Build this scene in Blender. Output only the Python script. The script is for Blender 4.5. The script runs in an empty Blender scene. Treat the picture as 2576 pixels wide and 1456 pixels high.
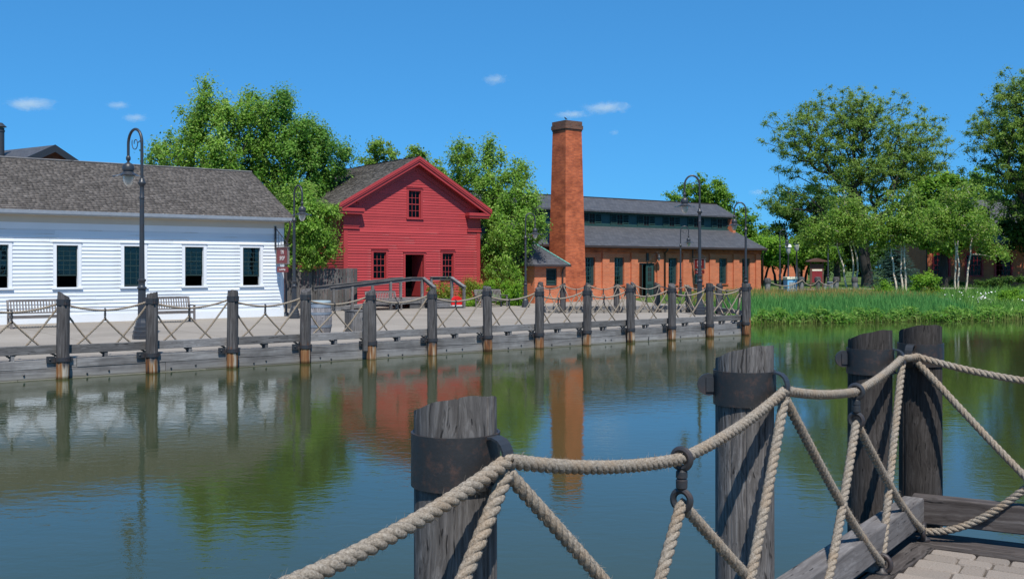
import bpy, math, random
import numpy as np
from mathutils import Vector, Matrix

random.seed(7)
RNG = np.random.default_rng(11)
SC = bpy.context.scene
COL = SC.collection
R = math.radians
FP = 2500.0          # focal length in picture units (picture 2576 wide)
EYE = 2.1            # eye height over the pond

# ------------------------------------------------------------------ camera
cam_d = bpy.data.cameras.new('camera')
cam = bpy.data.objects.new('camera', cam_d); COL.objects.link(cam)
cam.location = (0, 0, EYE); cam.rotation_euler = (R(90), 0, 0)
cam_d.sensor_width = 36; cam_d.lens = FP / 2576 * 36
cam_d.shift_y = -54 / 2576
cam_d.clip_start = 0.05; cam_d.clip_end = 20000
SC.camera = cam

# ------------------------------------------------------------------ light
SUN_AZ, SUN_EL = R(-78), R(58)      # azimuth from +X, counter-clockwise
sdir = Vector((math.cos(SUN_EL) * math.cos(SUN_AZ), math.cos(SUN_EL) * math.sin(SUN_AZ), math.sin(SUN_EL)))
world = bpy.data.worlds.new('World'); SC.world = world; world.use_nodes = True
wn = world.node_tree; wn.nodes.clear()
sky = wn.nodes.new('ShaderNodeTexSky'); sky.sky_type = 'NISHITA'; sky.sun_disc = False
sky.sun_elevation = SUN_EL
sky.sun_rotation = math.atan2(sdir.x, sdir.y) % (2 * math.pi)
sky.altitude = 100; sky.air_density = 0.7; sky.dust_density = 0.35; sky.ozone_density = 6.0
gam = wn.nodes.new('ShaderNodeGamma'); gam.inputs['Gamma'].default_value = 0.54
grade = wn.nodes.new('ShaderNodeMix'); grade.data_type = 'RGBA'; grade.blend_type = 'MULTIPLY'; grade.inputs[0].default_value = 1
grade.inputs[7].default_value = (0.36, 1.17, 1.9, 1)      # camera's colour rendering of the clear sky, even over the whole dome
bg = wn.nodes.new('ShaderNodeBackground'); bg.inputs['Strength'].default_value = 0.15
wo = wn.nodes.new('ShaderNodeOutputWorld')
wn.links.new(sky.outputs[0], gam.inputs['Color']); wn.links.new(gam.outputs[0], grade.inputs[6]); wn.links.new(grade.outputs[2], bg.inputs['Color'])
wn.links.new(bg.outputs[0], wo.inputs['Surface'])
sun_d = bpy.data.lights.new('sun', 'SUN'); sun_d.energy = 5.0; sun_d.angle = R(0.55); sun_d.color = (1, 0.95, 0.87)
sun = bpy.data.objects.new('sun', sun_d); COL.objects.link(sun)
sun.rotation_euler = sdir.to_track_quat('Z', 'Y').to_euler()
SC.view_settings.view_transform = 'Standard'; SC.view_settings.look = 'None'
SC.view_settings.exposure = 0.18; SC.view_settings.gamma = 1; SC.view_settings.use_curve_mapping = False
SC.cycles.max_bounces = 6; SC.cycles.diffuse_bounces = 3; SC.cycles.glossy_bounces = 3
SC.cycles.transparent_max_bounces = 12; SC.cycles.transmission_bounces = 4
SC.cycles.use_denoising = True; SC.cycles.volume_bounces = 4

# ------------------------------------------------------------------ helpers
def at(x, y, Y):
    """picture point at distance Y"""
    return Vector(((x - 1288) / FP * Y, Y, EYE - (y - 674) / FP * Y))

def ground(x, y, z):
    """picture point on the level z"""
    Y = FP * (EYE - z) / (y - 674)
    return Vector(((x - 1288) / FP * Y, Y, z))

class MB:
    def __init__(s):
        s.v = []; s.f = []
    def add(s, vs, fs):
        b = len(s.v); s.v.extend([tuple(p) for p in vs]); s.f.extend([tuple(i + b for i in q) for q in fs]); return s
    def box(s, x0, x1, y0, y1, z0, z1, M=None):
        vs = [Vector((x, y, z)) for z in (z0, z1) for y in (y0, y1) for x in (x0, x1)]
        if M is not None: vs = [M @ p for p in vs]
        return s.add(vs, [(0, 2, 3, 1), (4, 5, 7, 6), (0, 1, 5, 4), (2, 6, 7, 3), (0, 4, 6, 2), (1, 3, 7, 5)])
    def bar(s, p, q, w, h, up=(0, 0, 1)):
        p, q = Vector(p), Vector(q); d = (q - p).normalized()
        sd = d.cross(Vector(up))
        if sd.length < 1e-4: sd = d.cross(Vector((1, 0, 0)))
        sd.normalize(); u = sd.cross(d)
        vs = [c + sd * (w / 2 * a) + u * (h / 2 * b) for c in (p, q) for a, b in ((-1, -1), (1, -1), (1, 1), (-1, 1))]
        return s.add(vs, [(0, 3, 2, 1), (4, 5, 6, 7), (0, 1, 5, 4), (1, 2, 6, 5), (2, 3, 7, 6), (3, 0, 4, 7)])
    def tube(s, pts, r, n=8, cap=True):
        pts = [Vector(p) for p in pts]
        rs = r if isinstance(r, (list, tuple)) else [r] * len(pts)
        nrm = None; rings = []
        for i, p in enumerate(pts):
            t = (pts[min(i + 1, len(pts) - 1)] - pts[max(i - 1, 0)])
            if t.length < 1e-9: t = Vector((0, 0, 1))
            t.normalize()
            if nrm is None:
                nrm = t.cross(Vector((0, 0, 1)) if abs(t.z) < .9 else Vector((1, 0, 0))).normalized()
            nrm = (nrm - t * nrm.dot(t)).normalized(); b = t.cross(nrm)
            rings.append([p + (nrm * math.cos(2 * math.pi * k / n) + b * math.sin(2 * math.pi * k / n)) * rs[i] for k in range(n)])
        fs = []
        for i in range(len(pts) - 1):
            for k in range(n):
                a, c = i * n + k, i * n + (k + 1) % n
                fs.append((a, c, c + n, a + n))
        if cap:
            fs.append(tuple(range(n - 1, -1, -1))); fs.append(tuple((len(pts) - 1) * n + k for k in range(n)))
        return s.add([p for q in rings for p in q], fs)
    def lathe(s, prof, n=16, c=(0, 0, 0), cap=True):
        c = Vector(c); vs = []; fs = []
        for r, z in prof:
            for k in range(n):
                a = 2 * math.pi * k / n
                vs.append(c + Vector((r * math.cos(a), r * math.sin(a), z)))
        for i in range(len(prof) - 1):
            for k in range(n):
                a, b = i * n + k, i * n + (k + 1) % n
                fs.append((a, b, b + n, a + n))
        if cap:
            fs.append(tuple(range(n - 1, -1, -1))); fs.append(tuple((len(prof) - 1) * n + k for k in range(n)))
        return s.add(vs, fs)
    def torus(s, c, R_, r, ax=(0, 1, 0), n=20, m=8, a0=0, a1=2 * math.pi):
        c = Vector(c); ax = Vector(ax).normalized()
        e1 = ax.cross(Vector((0, 0, 1)) if abs(ax.z) < .9 else Vector((1, 0, 0))).normalized(); e2 = ax.cross(e1)
        full = abs(a1 - a0 - 2 * math.pi) < 1e-5
        pts = [c + (e1 * math.cos(a0 + (a1 - a0) * i / n) + e2 * math.sin(a0 + (a1 - a0) * i / n)) * R_ for i in range(n + (0 if full else 1))]
        vs = []; fs = []
        for i, p in enumerate(pts):
            rad = (p - c).normalized()
            for k in range(m):
                a = 2 * math.pi * k / m
                vs.append(p + (rad * math.cos(a) + ax * math.sin(a)) * r)
        N = len(pts)
        for i in range(N if full else N - 1):
            j = (i + 1) % N
            for k in range(m):
                l = (k + 1) % m
                fs.append((i * m + k, i * m + l, j * m + l, j * m + k))
        return s.add(vs, fs)
    def prism(s, poly, y0, y1):
        """polygon in x,z extruded along y"""
        n = len(poly)
        vs = [(x, y0, z) for x, z in poly] + [(x, y1, z) for x, z in poly]
        fs = [tuple(range(n)), tuple(range(2 * n - 1, n - 1, -1))]
        fs += [(i, i + n, (i + 1) % n + n, (i + 1) % n) for i in range(n)]
        return s.add(vs, fs)
    def mesh(s, name, mat=None, smooth=False):
        me = bpy.data.meshes.new(name); me.from_pydata(s.v, [], s.f)
        if mat: me.materials.append(mat)
        if smooth: me.polygons.foreach_set('use_smooth', [True] * len(me.polygons))
        me.update(); return me
    def build(s, name, mat, parent=None, smooth=False, bevel=0, loc=None, rz=0, autosmooth=None):
        return obj(name, s.mesh(name, mat, smooth), parent, bevel, loc, rz, autosmooth)

def obj(name, me, parent=None, bevel=0, loc=None, rz=0, autosmooth=None, scale=None):
    o = bpy.data.objects.new(name, me); COL.objects.link(o)
    if parent: o.parent = parent
    if loc is not None: o.location = loc
    if rz: o.rotation_euler = (0, 0, rz)
    if scale is not None: o.scale = scale
    if bevel:
        b = o.modifiers.new('bevel', 'BEVEL'); b.width = bevel; b.segments = 2; b.limit_method = 'ANGLE'
    if autosmooth: me.set_sharp_from_angle(angle=R(autosmooth))
    return o

def thing(name, label, cat, loc=(0, 0, 0), rz=0, group=None):
    o = bpy.data.objects.new(name, None); COL.objects.link(o)
    o.empty_display_size = .1
    o.location = loc; o.rotation_euler = (0, 0, rz)
    return tag(o, label, cat, group)

def tag(o, label=None, cat=None, group=None, kind=None):
    if label: o['label'] = label
    if cat: o['category'] = cat
    if group: o['group'] = group
    if kind: o['kind'] = kind
    return o

def copy_thing(root, loc, rz=0, label=None, scale=None):
    def rec(o, par):
        c = o.copy(); COL.objects.link(c); c.parent = par
        for ch in o.children: rec(ch, c)
        return c
    r = rec(root, None); r.location = loc; r.rotation_euler = (0, 0, rz)
    if label: r['label'] = label
    if scale is not None: r.scale = scale
    return r

def fast_mesh(name, V, F, mat, attrs=None, smooth=False):
    """V (n,3), F (m,k) numpy"""
    me = bpy.data.meshes.new(name); k = F.shape[1]
    me.vertices.add(len(V)); me.vertices.foreach_set('co', np.ascontiguousarray(V, dtype=np.float32).ravel())
    me.loops.add(F.size); me.loops.foreach_set('vertex_index', F.astype(np.int32).ravel())
    me.polygons.add(len(F)); me.polygons.foreach_set('loop_start', np.arange(0, F.size, k, dtype=np.int32))
    if smooth: me.polygons.foreach_set('use_smooth', np.ones(len(F), dtype=bool))
    for a, d in (attrs or {}).items():
        at_ = me.attributes.new(a, 'FLOAT', 'POINT'); at_.data.foreach_set('value', np.ascontiguousarray(d, dtype=np.float32))
    me.materials.append(mat); me.update(calc_edges=True); me.validate(); return me

ORD = ['first', 'second', 'third', 'fourth', 'fifth', 'sixth', 'seventh', 'eighth', 'ninth', 'tenth', 'eleventh', 'twelfth', 'thirteenth', 'fourteenth']

# ------------------------------------------------------------------ materials
class NT:
    def __init__(s, name):
        s.m = bpy.data.materials.new(name); s.m.use_nodes = True; s.t = s.m.node_tree; s.t.nodes.clear()
        s.out = s.t.nodes.new('ShaderNodeOutputMaterial')
    def n(s, ty, **kw):
        nd = s.t.nodes.new('ShaderNode' + ty)
        for k, v in kw.items():
            if hasattr(nd, k) and k not in ('Scale',): setattr(nd, k, v)
            else: s.i(nd, k.replace('_', ' '), v)
        return nd
    def i(s, nd, k, v):
        k = int(k) if isinstance(k, str) and k.isdigit() else k
        if hasattr(v, 'outputs'): v = v.outputs[0]
        if isinstance(v, bpy.types.NodeSocket): s.t.links.new(v, nd.inputs[k])
        else:
            if isinstance(v, tuple) and len(v) == 3 and nd.inputs[k].type == 'RGBA': v = (*v, 1)
            nd.inputs[k].default_value = v
    def link(s, a, b): s.t.links.new(a, b)
    def coord(s, scale=(1, 1, 1), kind='Object', rot=(0, 0, 0)):
        tc = s.n('TexCoord'); mp = s.n('Mapping'); s.link(tc.outputs[kind], mp.inputs[0])
        mp.inputs['Scale'].default_value = scale; mp.inputs['Rotation'].default_value = rot; return mp.outputs[0]
    def noise(s, vec, scale, detail=4, rough=.6, dist=0):
        nd = s.n('TexNoise'); s.link(vec, nd.inputs['Vector']); nd.inputs['Scale'].default_value = scale
        nd.inputs['Detail'].default_value = detail; nd.inputs['Roughness'].default_value = rough; nd.inputs['Distortion'].default_value = dist
        return nd.outputs['Fac']
    def ramp(s, fac, stops):
        nd = s.n('ValToRGB'); s.link(fac, nd.inputs[0]); e = nd.color_ramp.elements
        while len(e) < len(stops): e.new(.5)
        for k, (p, c) in enumerate(stops):
            e[k].position = p; e[k].color = (*c, 1) if len(c) == 3 else c
        return nd.outputs[0]
    def mix(s, fac, a, b, mode='MIX'):
        nd = s.n('Mix', data_type='RGBA', blend_type=mode)
        for sock, v in ((nd.inputs[0], fac), (nd.inputs[6], a), (nd.inputs[7], b)):
            if isinstance(v, bpy.types.NodeSocket): s.link(v, sock)
            else: sock.default_value = (*v, 1) if isinstance(v, tuple) and len(v) == 3 else v
        return nd.outputs[2]
    def math(s, op, a, b=0.0):
        nd = s.n('Math', operation=op)
        for k, v in enumerate((a, b)):
            if isinstance(v, bpy.types.NodeSocket): s.link(v, nd.inputs[k])
            else: nd.inputs[k].default_value = v
        return nd.outputs[0]
    def sep(s, vec):
        nd = s.n('SeparateXYZ'); s.link(vec, nd.inputs[0]); return nd.outputs
    def bump(s, h, strength=.5, dist=.01):
        nd = s.n('Bump'); s.link(h, nd.inputs['Height']); nd.inputs['Strength'].default_value = strength
        nd.inputs['Distance'].default_value = dist; return nd.outputs[0]
    def rnd(s):
        return s.n('ObjectInfo').outputs['Random']
    def bsdf(s, col, rough=.6, bump=None, metal=0, spec=.5, **kw):
        b = s.n('BsdfPrincipled')
        for k, v in (('Base Color', col), ('Roughness', rough), ('Metallic', metal), ('Specular IOR Level', spec)):
            if isinstance(v, bpy.types.NodeSocket): s.link(v, b.inputs[k])
            else: b.inputs[k].default_value = (*v, 1) if isinstance(v, tuple) and len(v) == 3 else v
        if bump is not None: s.link(bump, b.inputs['Normal'])
        for k, v in kw.items(): b.inputs[k.replace('_', ' ')].default_value = v
        s.link(b.outputs[0], s.out.inputs[0]); return b

def m_wood(name, c1, c2, c3, axis='x', fine=26, vary=.35, bump=.5, rough=.85, attr=None):
    t = NT(name)
    sc = {'x': (.05, 1, 1), 'y': (1, .05, 1), 'z': (1, 1, .05)}[axis]
    v = t.coord(sc); rn = t.rnd()
    off = t.n('VectorMath', operation='ADD'); t.link(v, off.inputs[0])
    cmb = t.n('CombineXYZ'); t.link(t.math('MULTIPLY', rn, 37.0), cmb.inputs[0]); t.link(t.math('MULTIPLY', rn, 91.0), cmb.inputs[2]); t.link(cmb.outputs[0], off.inputs[1])
    wp = t.n('TexNoise'); t.link(t.coord((1, 1, 1)), wp.inputs['Vector']); wp.inputs['Scale'].default_value = 4.5; wp.inputs['Detail'].default_value = 2
    wm = t.n('VectorMath', operation='MULTIPLY_ADD'); t.link(wp.outputs['Color'], wm.inputs[0]); wm.inputs[1].default_value = (.05, .05, .05); t.link(off.outputs[0], wm.inputs[2])
    v = wm.outputs[0]
    g = t.noise(v, fine, 6, .7, .6); p = t.noise(t.coord((1, 1, 1)), 2.3, 4, .6)
    c = t.ramp(g, [(.28, c1), (.52, c2), (.75, c3)])
    c = t.mix(t.ramp(p, [(.35, (0, 0, 0)), (.7, (1, 1, 1))]), c, t.mix(.55, c, c1))
    crack = t.ramp(t.noise(v, fine * 1.4, 3, .5, .3), [(.31, (.25, .25, .25)), (.37, (1, 1, 1))])
    c = t.mix(1.0, c, crack, 'MULTIPLY')
    if attr:
        a = t.n('Attribute', attribute_name=attr); rn = t.math('FRACT', t.math('ADD', rn, a.outputs['Fac']))
    k = t.math('ADD', t.math('MULTIPLY', rn, vary * 2), 1 - vary)
    hs = t.n('HueSaturation'); t.link(c, hs.inputs['Color']); t.link(k, hs.inputs['Value'])
    h = t.mix(.5, g, crack)
    t.bsdf(hs.outputs[0], rough, t.bump(h, bump, .006), spec=.25)
    return t.m

def m_paint(name, col, wear, amt=.62, rough=.5, axis_scale=(.35, 1, 2.2), dirt=.12, vary=.06, spec=.35):
    t = NT(name); v = t.coord(axis_scale)
    w = t.noise(v, 5, 8, .7); d = t.noise(t.coord((1, 1, 1)), .9, 5, .6)
    c = t.mix(t.ramp(w, [(amt, (0, 0, 0)), (amt + .06, (1, 1, 1))]), col, wear)
    c = t.mix(t.math('MULTIPLY', t.ramp(d, [(.35, (0, 0, 0)), (.75, (1, 1, 1))]), dirt), c, tuple(x * .45 for x in col))
    k = t.math('ADD', t.math('MULTIPLY', t.rnd(), vary * 2), 1 - vary)
    hs = t.n('HueSaturation'); t.link(c, hs.inputs['Color']); t.link(k, hs.inputs['Value'])
    t.bsdf(hs.outputs[0], rough, t.bump(t.noise(v, 22, 4), .12, .004), spec=spec)
    return t.m

def m_plain(name, col, rough=.6, metal=0, vary=.1, spec=.5, nscale=6, bump=.1, **kw):
    t = NT(name); n = t.noise(t.coord(), nscale, 5)
    c = t.mix(t.ramp(n, [(.3, (0, 0, 0)), (.7, (1, 1, 1))]), tuple(x * (1 - vary) for x in col), tuple(min(1, x * (1 + vary)) for x in col))
    t.bsdf(c, rough, t.bump(n, bump, .004), metal, spec, **kw)
    return t.m

def m_iron(name, col=(.022, .024, .028), rust=.25, rough=.5, sc=9):
    t = NT(name); v = t.coord(); n = t.noise(v, sc, 8, .75); f = t.noise(v, 70, 6, .7)
    c = t.mix(t.ramp(n, [(.5, (0, 0, 0)), (.72, (1, 1, 1))]), col, (.07 * rust * 4, .035 * rust * 4, .024 * rust * 4))
    c = t.mix(t.math('MULTIPLY', f, .4), c, tuple(x * 2 for x in col))
    r = t.math('ADD', t.math('MULTIPLY', n, .35), rough - .18)
    t.bsdf(c, r, t.bump(f, .35, .003), 0, .5)
    return t.m

def m_brick(name, b1, b2, mortar, scale=1.0, rough=.9, dark=.3):
    t = NT(name); tc = t.n('TexCoord'); s = t.sep(tc.outputs['Object'])
    cm = t.n('CombineXYZ'); t.link(t.math('ADD', s[0], s[1]), cm.inputs[0]); t.link(s[2], cm.inputs[1])
    b = t.n('TexBrick'); t.link(cm.outputs[0], b.inputs['Vector'])
    b.inputs['Scale'].default_value = scale; b.inputs['Brick Width'].default_value = .21; b.inputs['Row Height'].default_value = .075
    b.inputs['Mortar Size'].default_value = .007; b.inputs['Mortar Smooth'].default_value = .3; b.inputs['Bias'].default_value = -.25
    b.inputs['Color1'].default_value = (*b1, 1); b.inputs['Color2'].default_value = (*b2, 1); b.inputs['Mortar'].default_value = (*mortar, 1)
    n = t.noise(t.coord((1, 1, 1.6)), 1.1, 6, .65); n2 = t.noise(t.coord((1.0, 1.0, 3)), 9, 3)
    c = t.mix(t.math('MULTIPLY', t.ramp(n, [(.42, (0, 0, 0)), (.7, (1, 1, 1))]), dark), b.outputs[0], tuple(x * .42 for x in b2))
    c = t.mix(t.math('MULTIPLY', t.ramp(n2, [(.6, (0, 0, 0)), (.75, (1, 1, 1))]), .3), c, (min(1, b1[0] * 1.5), b1[1] * 1.6, b1[2] * 1.6))
    t.bsdf(c, rough, t.bump(t.mix(.3, t.math('SUBTRACT', 1.0, b.outputs['Fac']), n2), .35, .006), spec=.2)
    return t.m

def m_slate(name):
    t = NT(name); tc = t.n('TexCoord'); s = t.sep(tc.outputs['Object'])
    cm = t.n('CombineXYZ'); t.link(s[0], cm.inputs[0]); t.link(s[1], cm.inputs[1])
    b = t.n('TexBrick'); t.link(cm.outputs[0], b.inputs['Vector']); b.inputs['Scale'].default_value = 1
    b.inputs['Brick Width'].default_value = .26; b.inputs['Row Height'].default_value = .19; b.inputs['Mortar Size'].default_value = .008
    b.inputs['Color1'].default_value = (.052, .056, .066, 1); b.inputs['Color2'].default_value = (.09, .093, .105, 1); b.inputs['Mortar'].default_value = (.022, .023, .026, 1)
    n = t.noise(t.coord((.6, .6, 1)), 1.3, 6)
    c = t.mix(t.math('MULTIPLY', n, .55), b.outputs[0], (.075, .07, .07))
    t.bsdf(c, .6, t.bump(t.math('SUBTRACT', 1.0, b.outputs['Fac']), .5, .01), spec=.4)
    return t.m

def m_leaf(name, a, b, c, trans=.3, rough=.5, spec=.35):
    t = NT(name); at_ = t.n('Attribute', attribute_name='rnd')
    col = t.ramp(at_.outputs['Fac'], [(0, a), (.55, b), (1, c)])
    p = t.n('BsdfPrincipled'); t.link(col, p.inputs['Base Color']); p.inputs['Roughness'].default_value = rough
    p.inputs['Specular IOR Level'].default_value = spec
    tr = t.n('BsdfTranslucent'); t.link(t.mix(.5, col, tuple(min(1, x * 1.5) for x in c)), tr.inputs['Color'])
    mx = t.n('MixShader'); mx.inputs[0].default_value = trans
    t.link(p.outputs[0], mx.inputs[1]); t.link(tr.outputs[0], mx.inputs[2]); t.link(mx.outputs[0], t.out.inputs[0])
    return t.m

def m_glass(name, tint=(.55, .72, .72), opac=.06):
    t = NT(name); lw = t.n('LayerWeight'); lw.inputs[0].default_value = .5
    n = t.noise(t.coord(), 3, 2)
    tr = t.n('BsdfTransparent'); tr.inputs[0].default_value = (*tint, 1)
    gl = t.n('BsdfGlossy'); gl.inputs['Roughness'].default_value = .03; t.link(t.bump(n, .15, .02), gl.inputs['Normal'])
    mx = t.n('MixShader'); t.link(t.math('ADD', t.math('MULTIPLY', t.math('POWER', lw.outputs['Facing'], 4.0), .6), .03 + opac * .3), mx.inputs[0])
    t.link(tr.outputs[0], mx.inputs[1]); t.link(gl.outputs[0], mx.inputs[2]); t.link(mx.outputs[0], t.out.inputs[0])
    return t.m

M = {}
M['white'] = m_paint('white_paint', (.68, .725, .77), (.47, .46, .43), .625, .5, dirt=.2, vary=.07)
M['white_trim'] = m_paint('white_trim_paint', (.72, .75, .78), (.5, .48, .45), .7, .5, (1, 1, 1), .12)
M['red'] = m_paint('red_paint', (.43, .05, .052), (.5, .27, .24), .645, .55, dirt=.3, vary=.11)
M['red_trim'] = m_paint('red_trim_paint', (.38, .044, .046), (.42, .22, .19), .7, .5, (1, 1, 1), .2)
M['red_bright'] = m_plain('bright_red_plastic', (.6, .012, .012), .35)
M['sign_red'] = m_plain('sign_red', (.2, .018, .022), .5)
M['cream'] = m_plain('cream_paint', (.75, .7, .55), .5)
M['letter'] = m_plain('white_lettering', (.75, .75, .75), .6)
M['shingle'] = m_wood('grey_shingle', (.075, .066, .06), (.118, .105, .096), (.18, .163, .15), 'y', 12, .3, .3, attr='rnd')
M['shingle_old'] = m_wood('old_mossy_shingle', (.05, .042, .036), (.11, .098, .085), (.2, .185, .17), 'y', 18, .45, .5, attr='rnd')
M['wood_x'] = m_wood('weathered_timber_along', (.075, .072, .072), (.175, .17, .171), (.31, .305, .307), 'x')
M['wood_y'] = m_wood('weathered_timber_across', (.075, .072, .072), (.175, .17, .171), (.31, .305, .307), 'y')
M['wood_z'] = m_wood('weathered_timber_upright', (.07, .066, .065), (.16, .154, .152), (.28, .272, .268), 'z')
M['fence_z'] = m_wood('fence_board', (.05, .047, .046), (.115, .11, .108), (.19, .185, .18), 'z')
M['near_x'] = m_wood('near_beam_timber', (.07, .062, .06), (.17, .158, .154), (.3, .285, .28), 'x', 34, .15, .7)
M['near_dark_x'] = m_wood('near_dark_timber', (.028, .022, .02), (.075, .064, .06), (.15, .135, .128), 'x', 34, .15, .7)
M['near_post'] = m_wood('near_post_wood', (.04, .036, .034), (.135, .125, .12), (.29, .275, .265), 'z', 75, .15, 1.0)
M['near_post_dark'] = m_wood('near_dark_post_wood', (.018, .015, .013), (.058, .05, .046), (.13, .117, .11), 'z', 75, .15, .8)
M['bench'] = m_wood('bench_teak', (.12, .105, .1), (.2, .18, .172), (.28, .26, .25), 'x', 30, .12)
M['barrel'] = m_wood('barrel_oak', (.16, .155, .16), (.26, .25, .26), (.36, .35, .36), 'z', 22, .2)
M['hoop'] = m_plain('galvanised_hoop', (.2, .235, .28), .5, .3)
M['lid'] = m_plain('grey_lid', (.3, .37, .4), .45)
M['iron'] = m_iron('forged_iron')
M['iron_rusty'] = m_iron('rusty_iron', (.019, .019, .02), .3, .5, 26)
M['lamp'] = m_iron('dark_lamp_paint', (.026, .03, .037), .1, .42)
M['gutter'] = m_plain('zinc_gutter', (.34, .38, .43), .45, .2)
M['brown_metal'] = m_plain('brown_gutter', (.045, .03, .027), .5)
M['soffit'] = m_paint('beige_soffit', (.55, .5, .42), (.35, .3, .25), .7, .6, (1, 1, 1))
M['brick'] = m_brick('orange_brick', (.6, .17, .074), (.48, .125, .058), (.48, .28, .19))
M['brick_dark'] = m_brick('chimney_brick', (.56, .14, .056), (.32, .072, .036), (.33, .14, .085), dark=.7)
M['brick_old'] = m_brick('old_brown_brick', (.2, .07, .04), (.1, .04, .028), (.15, .11, .09), dark=.6)
M['cap_brick'] = m_brick('sooty_brick', (.16, .07, .045), (.07, .045, .035), (.17, .15, .13), dark=.6)
M['slate'] = m_slate('slate')
M['green'] = m_plain('dark_green_paint', (.022, .06, .055), .5)
M['green_dark'] = m_plain('deep_green_paint', (.012, .03, .028), .5)
M['copper'] = m_plain('verdigris_copper', (.16, .42, .36), .6)
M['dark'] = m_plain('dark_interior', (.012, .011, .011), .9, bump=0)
M['glass'] = m_glass('old_glass')
M['glass_dim'] = m_glass('dim_glass', (.4, .42, .45), -.06)
M['lamp_glass'] = m_plain('frosted_lamp_glass', (.55, .55, .52), .35, vary=.05, Transmission_Weight=.35)
M['flare_glass'] = m_glass('lamp_skirt_glass', (.8, .8, .78), .45)
M['bark'] = m_wood('bark', (.03, .024, .02), (.07, .058, .05), (.13, .11, .1), 'z', 14, .15, 1)
M['bark_grey'] = m_wood('locust_bark', (.018, .016, .014), (.04, .036, .033), (.08, .073, .068), 'z', 10, .15, 1)
M['blue'] = m_plain('light_blue_paint', (.16, .42, .68), .5)
M['kiosk'] = m_plain('brown_kiosk_wood', (.1, .045, .03), .7)
M['grey_can'] = m_plain('grey_can', (.3, .32, .34), .5)
M['rock'] = m_plain('rock', (.33, .31, .3), .9, vary=.4, nscale=4, bump=.8)
M['petal'] = m_plain('white_petal', (.8, .8, .78), .6)
M['bird'] = m_plain('black_feathers', (.015, .014, .015), .6)

def m_birch():
    t = NT('birch_bark'); v = t.coord((1, 1, 5)); n = t.noise(v, 2.2, 5, .7)
    c = t.ramp(n, [(.34, (.06, .05, .045)), (.42, (.52, .44, .34)), (.7, (.78, .67, .53))])
    t.bsdf(c, .8, None, spec=.2); return t.m
M['birch'] = m_birch()

def m_post_far():
    t = NT('dock_post_wood'); rn = t.rnd()
    add = t.n('VectorMath', operation='ADD'); t.link(t.coord((1, 1, .06)), add.inputs[0])
    cm = t.n('CombineXYZ'); t.link(t.math('MULTIPLY', rn, 53.0), cm.inputs[0]); t.link(cm.outputs[0], add.inputs[1]); v = add.outputs[0]
    g = t.noise(v, 28, 6, .7, .5)
    wood = t.ramp(g, [(.3, (.024, .022, .022)), (.52, (.078, .073, .073)), (.75, (.19, .18, .179))])
    st = t.noise(v, 13, 3, .6)
    rust = t.ramp(st, [(.36, (.04, .03, .025)), (.45, (.2, .075, .025)), (.53, (.26, .15, .07)), (.62, (.4, .36, .3))])
    tc = t.n('TexCoord'); z = t.sep(tc.outputs['Object'])[2]
    zz = t.math('ADD', z, t.math('MULTIPLY', t.math('SUBTRACT', st, .5), .7))
    f = t.ramp(t.math('ADD', zz, t.math('MULTIPLY', t.math('SUBTRACT', rn, .5), .12)), [(.27, (.95, .95, .95)), (.37, (0, 0, 0))])
    wet = t.ramp(z, [(.02, (.25, .27, .16)), (.07, (1, 1, 1))])
    c = t.mix(1.0, t.mix(f, wood, rust), wet, 'MULTIPLY')
    t.bsdf(c, .85, t.bump(g, .6, .008), spec=.25); return t.m
M['post_far'] = m_post_far()

def m_dock_plank():
    t = NT('dock_wall_plank'); rn = t.rnd()
    add = t.n('VectorMath', operation='ADD'); t.link(t.coord((.05, 1, 1)), add.inputs[0])
    cm = t.n('CombineXYZ'); t.link(t.math('MULTIPLY', rn, 53.0), cm.inputs[0]); t.link(cm.outputs[0], add.inputs[1]); v = add.outputs[0]
    g = t.noise(v, 22, 6, .7, .6); p = t.noise(t.coord(), 2.2, 4)
    c = t.ramp(g, [(.28, (.09, .086, .084)), (.5, (.21, .204, .202)), (.74, (.34, .335, .332))])
    c = t.mix(t.ramp(p, [(.4, (0, 0, 0)), (.68, (1, 1, 1))]), c, t.mix(.5, c, (.05, .047, .047)))
    tc = t.n('TexCoord'); z = t.sep(tc.outputs['Object'])[2]
    zz = t.math('ADD', z, t.math('MULTIPLY', t.math('SUBTRACT', p, .5), .06))
    c = t.mix(t.ramp(zz, [(.012, (1, 1, 1)), (.05, (0, 0, 0))]), c, (.055, .05, .02))
    c = t.mix(t.math('MULTIPLY', t.ramp(zz, [(.05, (1, 1, 1)), (.14, (0, 0, 0))]), .45), c, (.3, .29, .27))
    hs = t.n('HueSaturation'); t.link(c, hs.inputs['Color']); t.link(t.math('ADD', t.math('MULTIPLY', rn, .5), .78), hs.inputs['Value'])
    t.bsdf(hs.outputs[0], .85, t.bump(g, .5, .006), spec=.25); return t.m
M['dock_plank'] = m_dock_plank()

def m_rope(name, c1, c2, c3):
    t = NT(name); v = t.coord(); n = t.noise(v, 160, 5, .75); p = t.noise(v, 11, 4)
    c = t.ramp(n, [(.3, c1), (.5, c2), (.72, c3)])
    c = t.mix(t.ramp(p, [(.45, (0, 0, 0)), (.72, (1, 1, 1))]), c, t.mix(.35, c, (.3, .185, .09)))
    t.bsdf(c, .9, t.bump(n, .8, .004), spec=.15); return t.m
M['rope'] = m_rope('hemp_rope', (.10, .082, .064), (.26, .222, .18), (.44, .395, .335))
M['rope_far'] = m_rope('far_hemp_rope', (.14, .115, .09), (.3, .255, .205), (.45, .4, .335))

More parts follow.
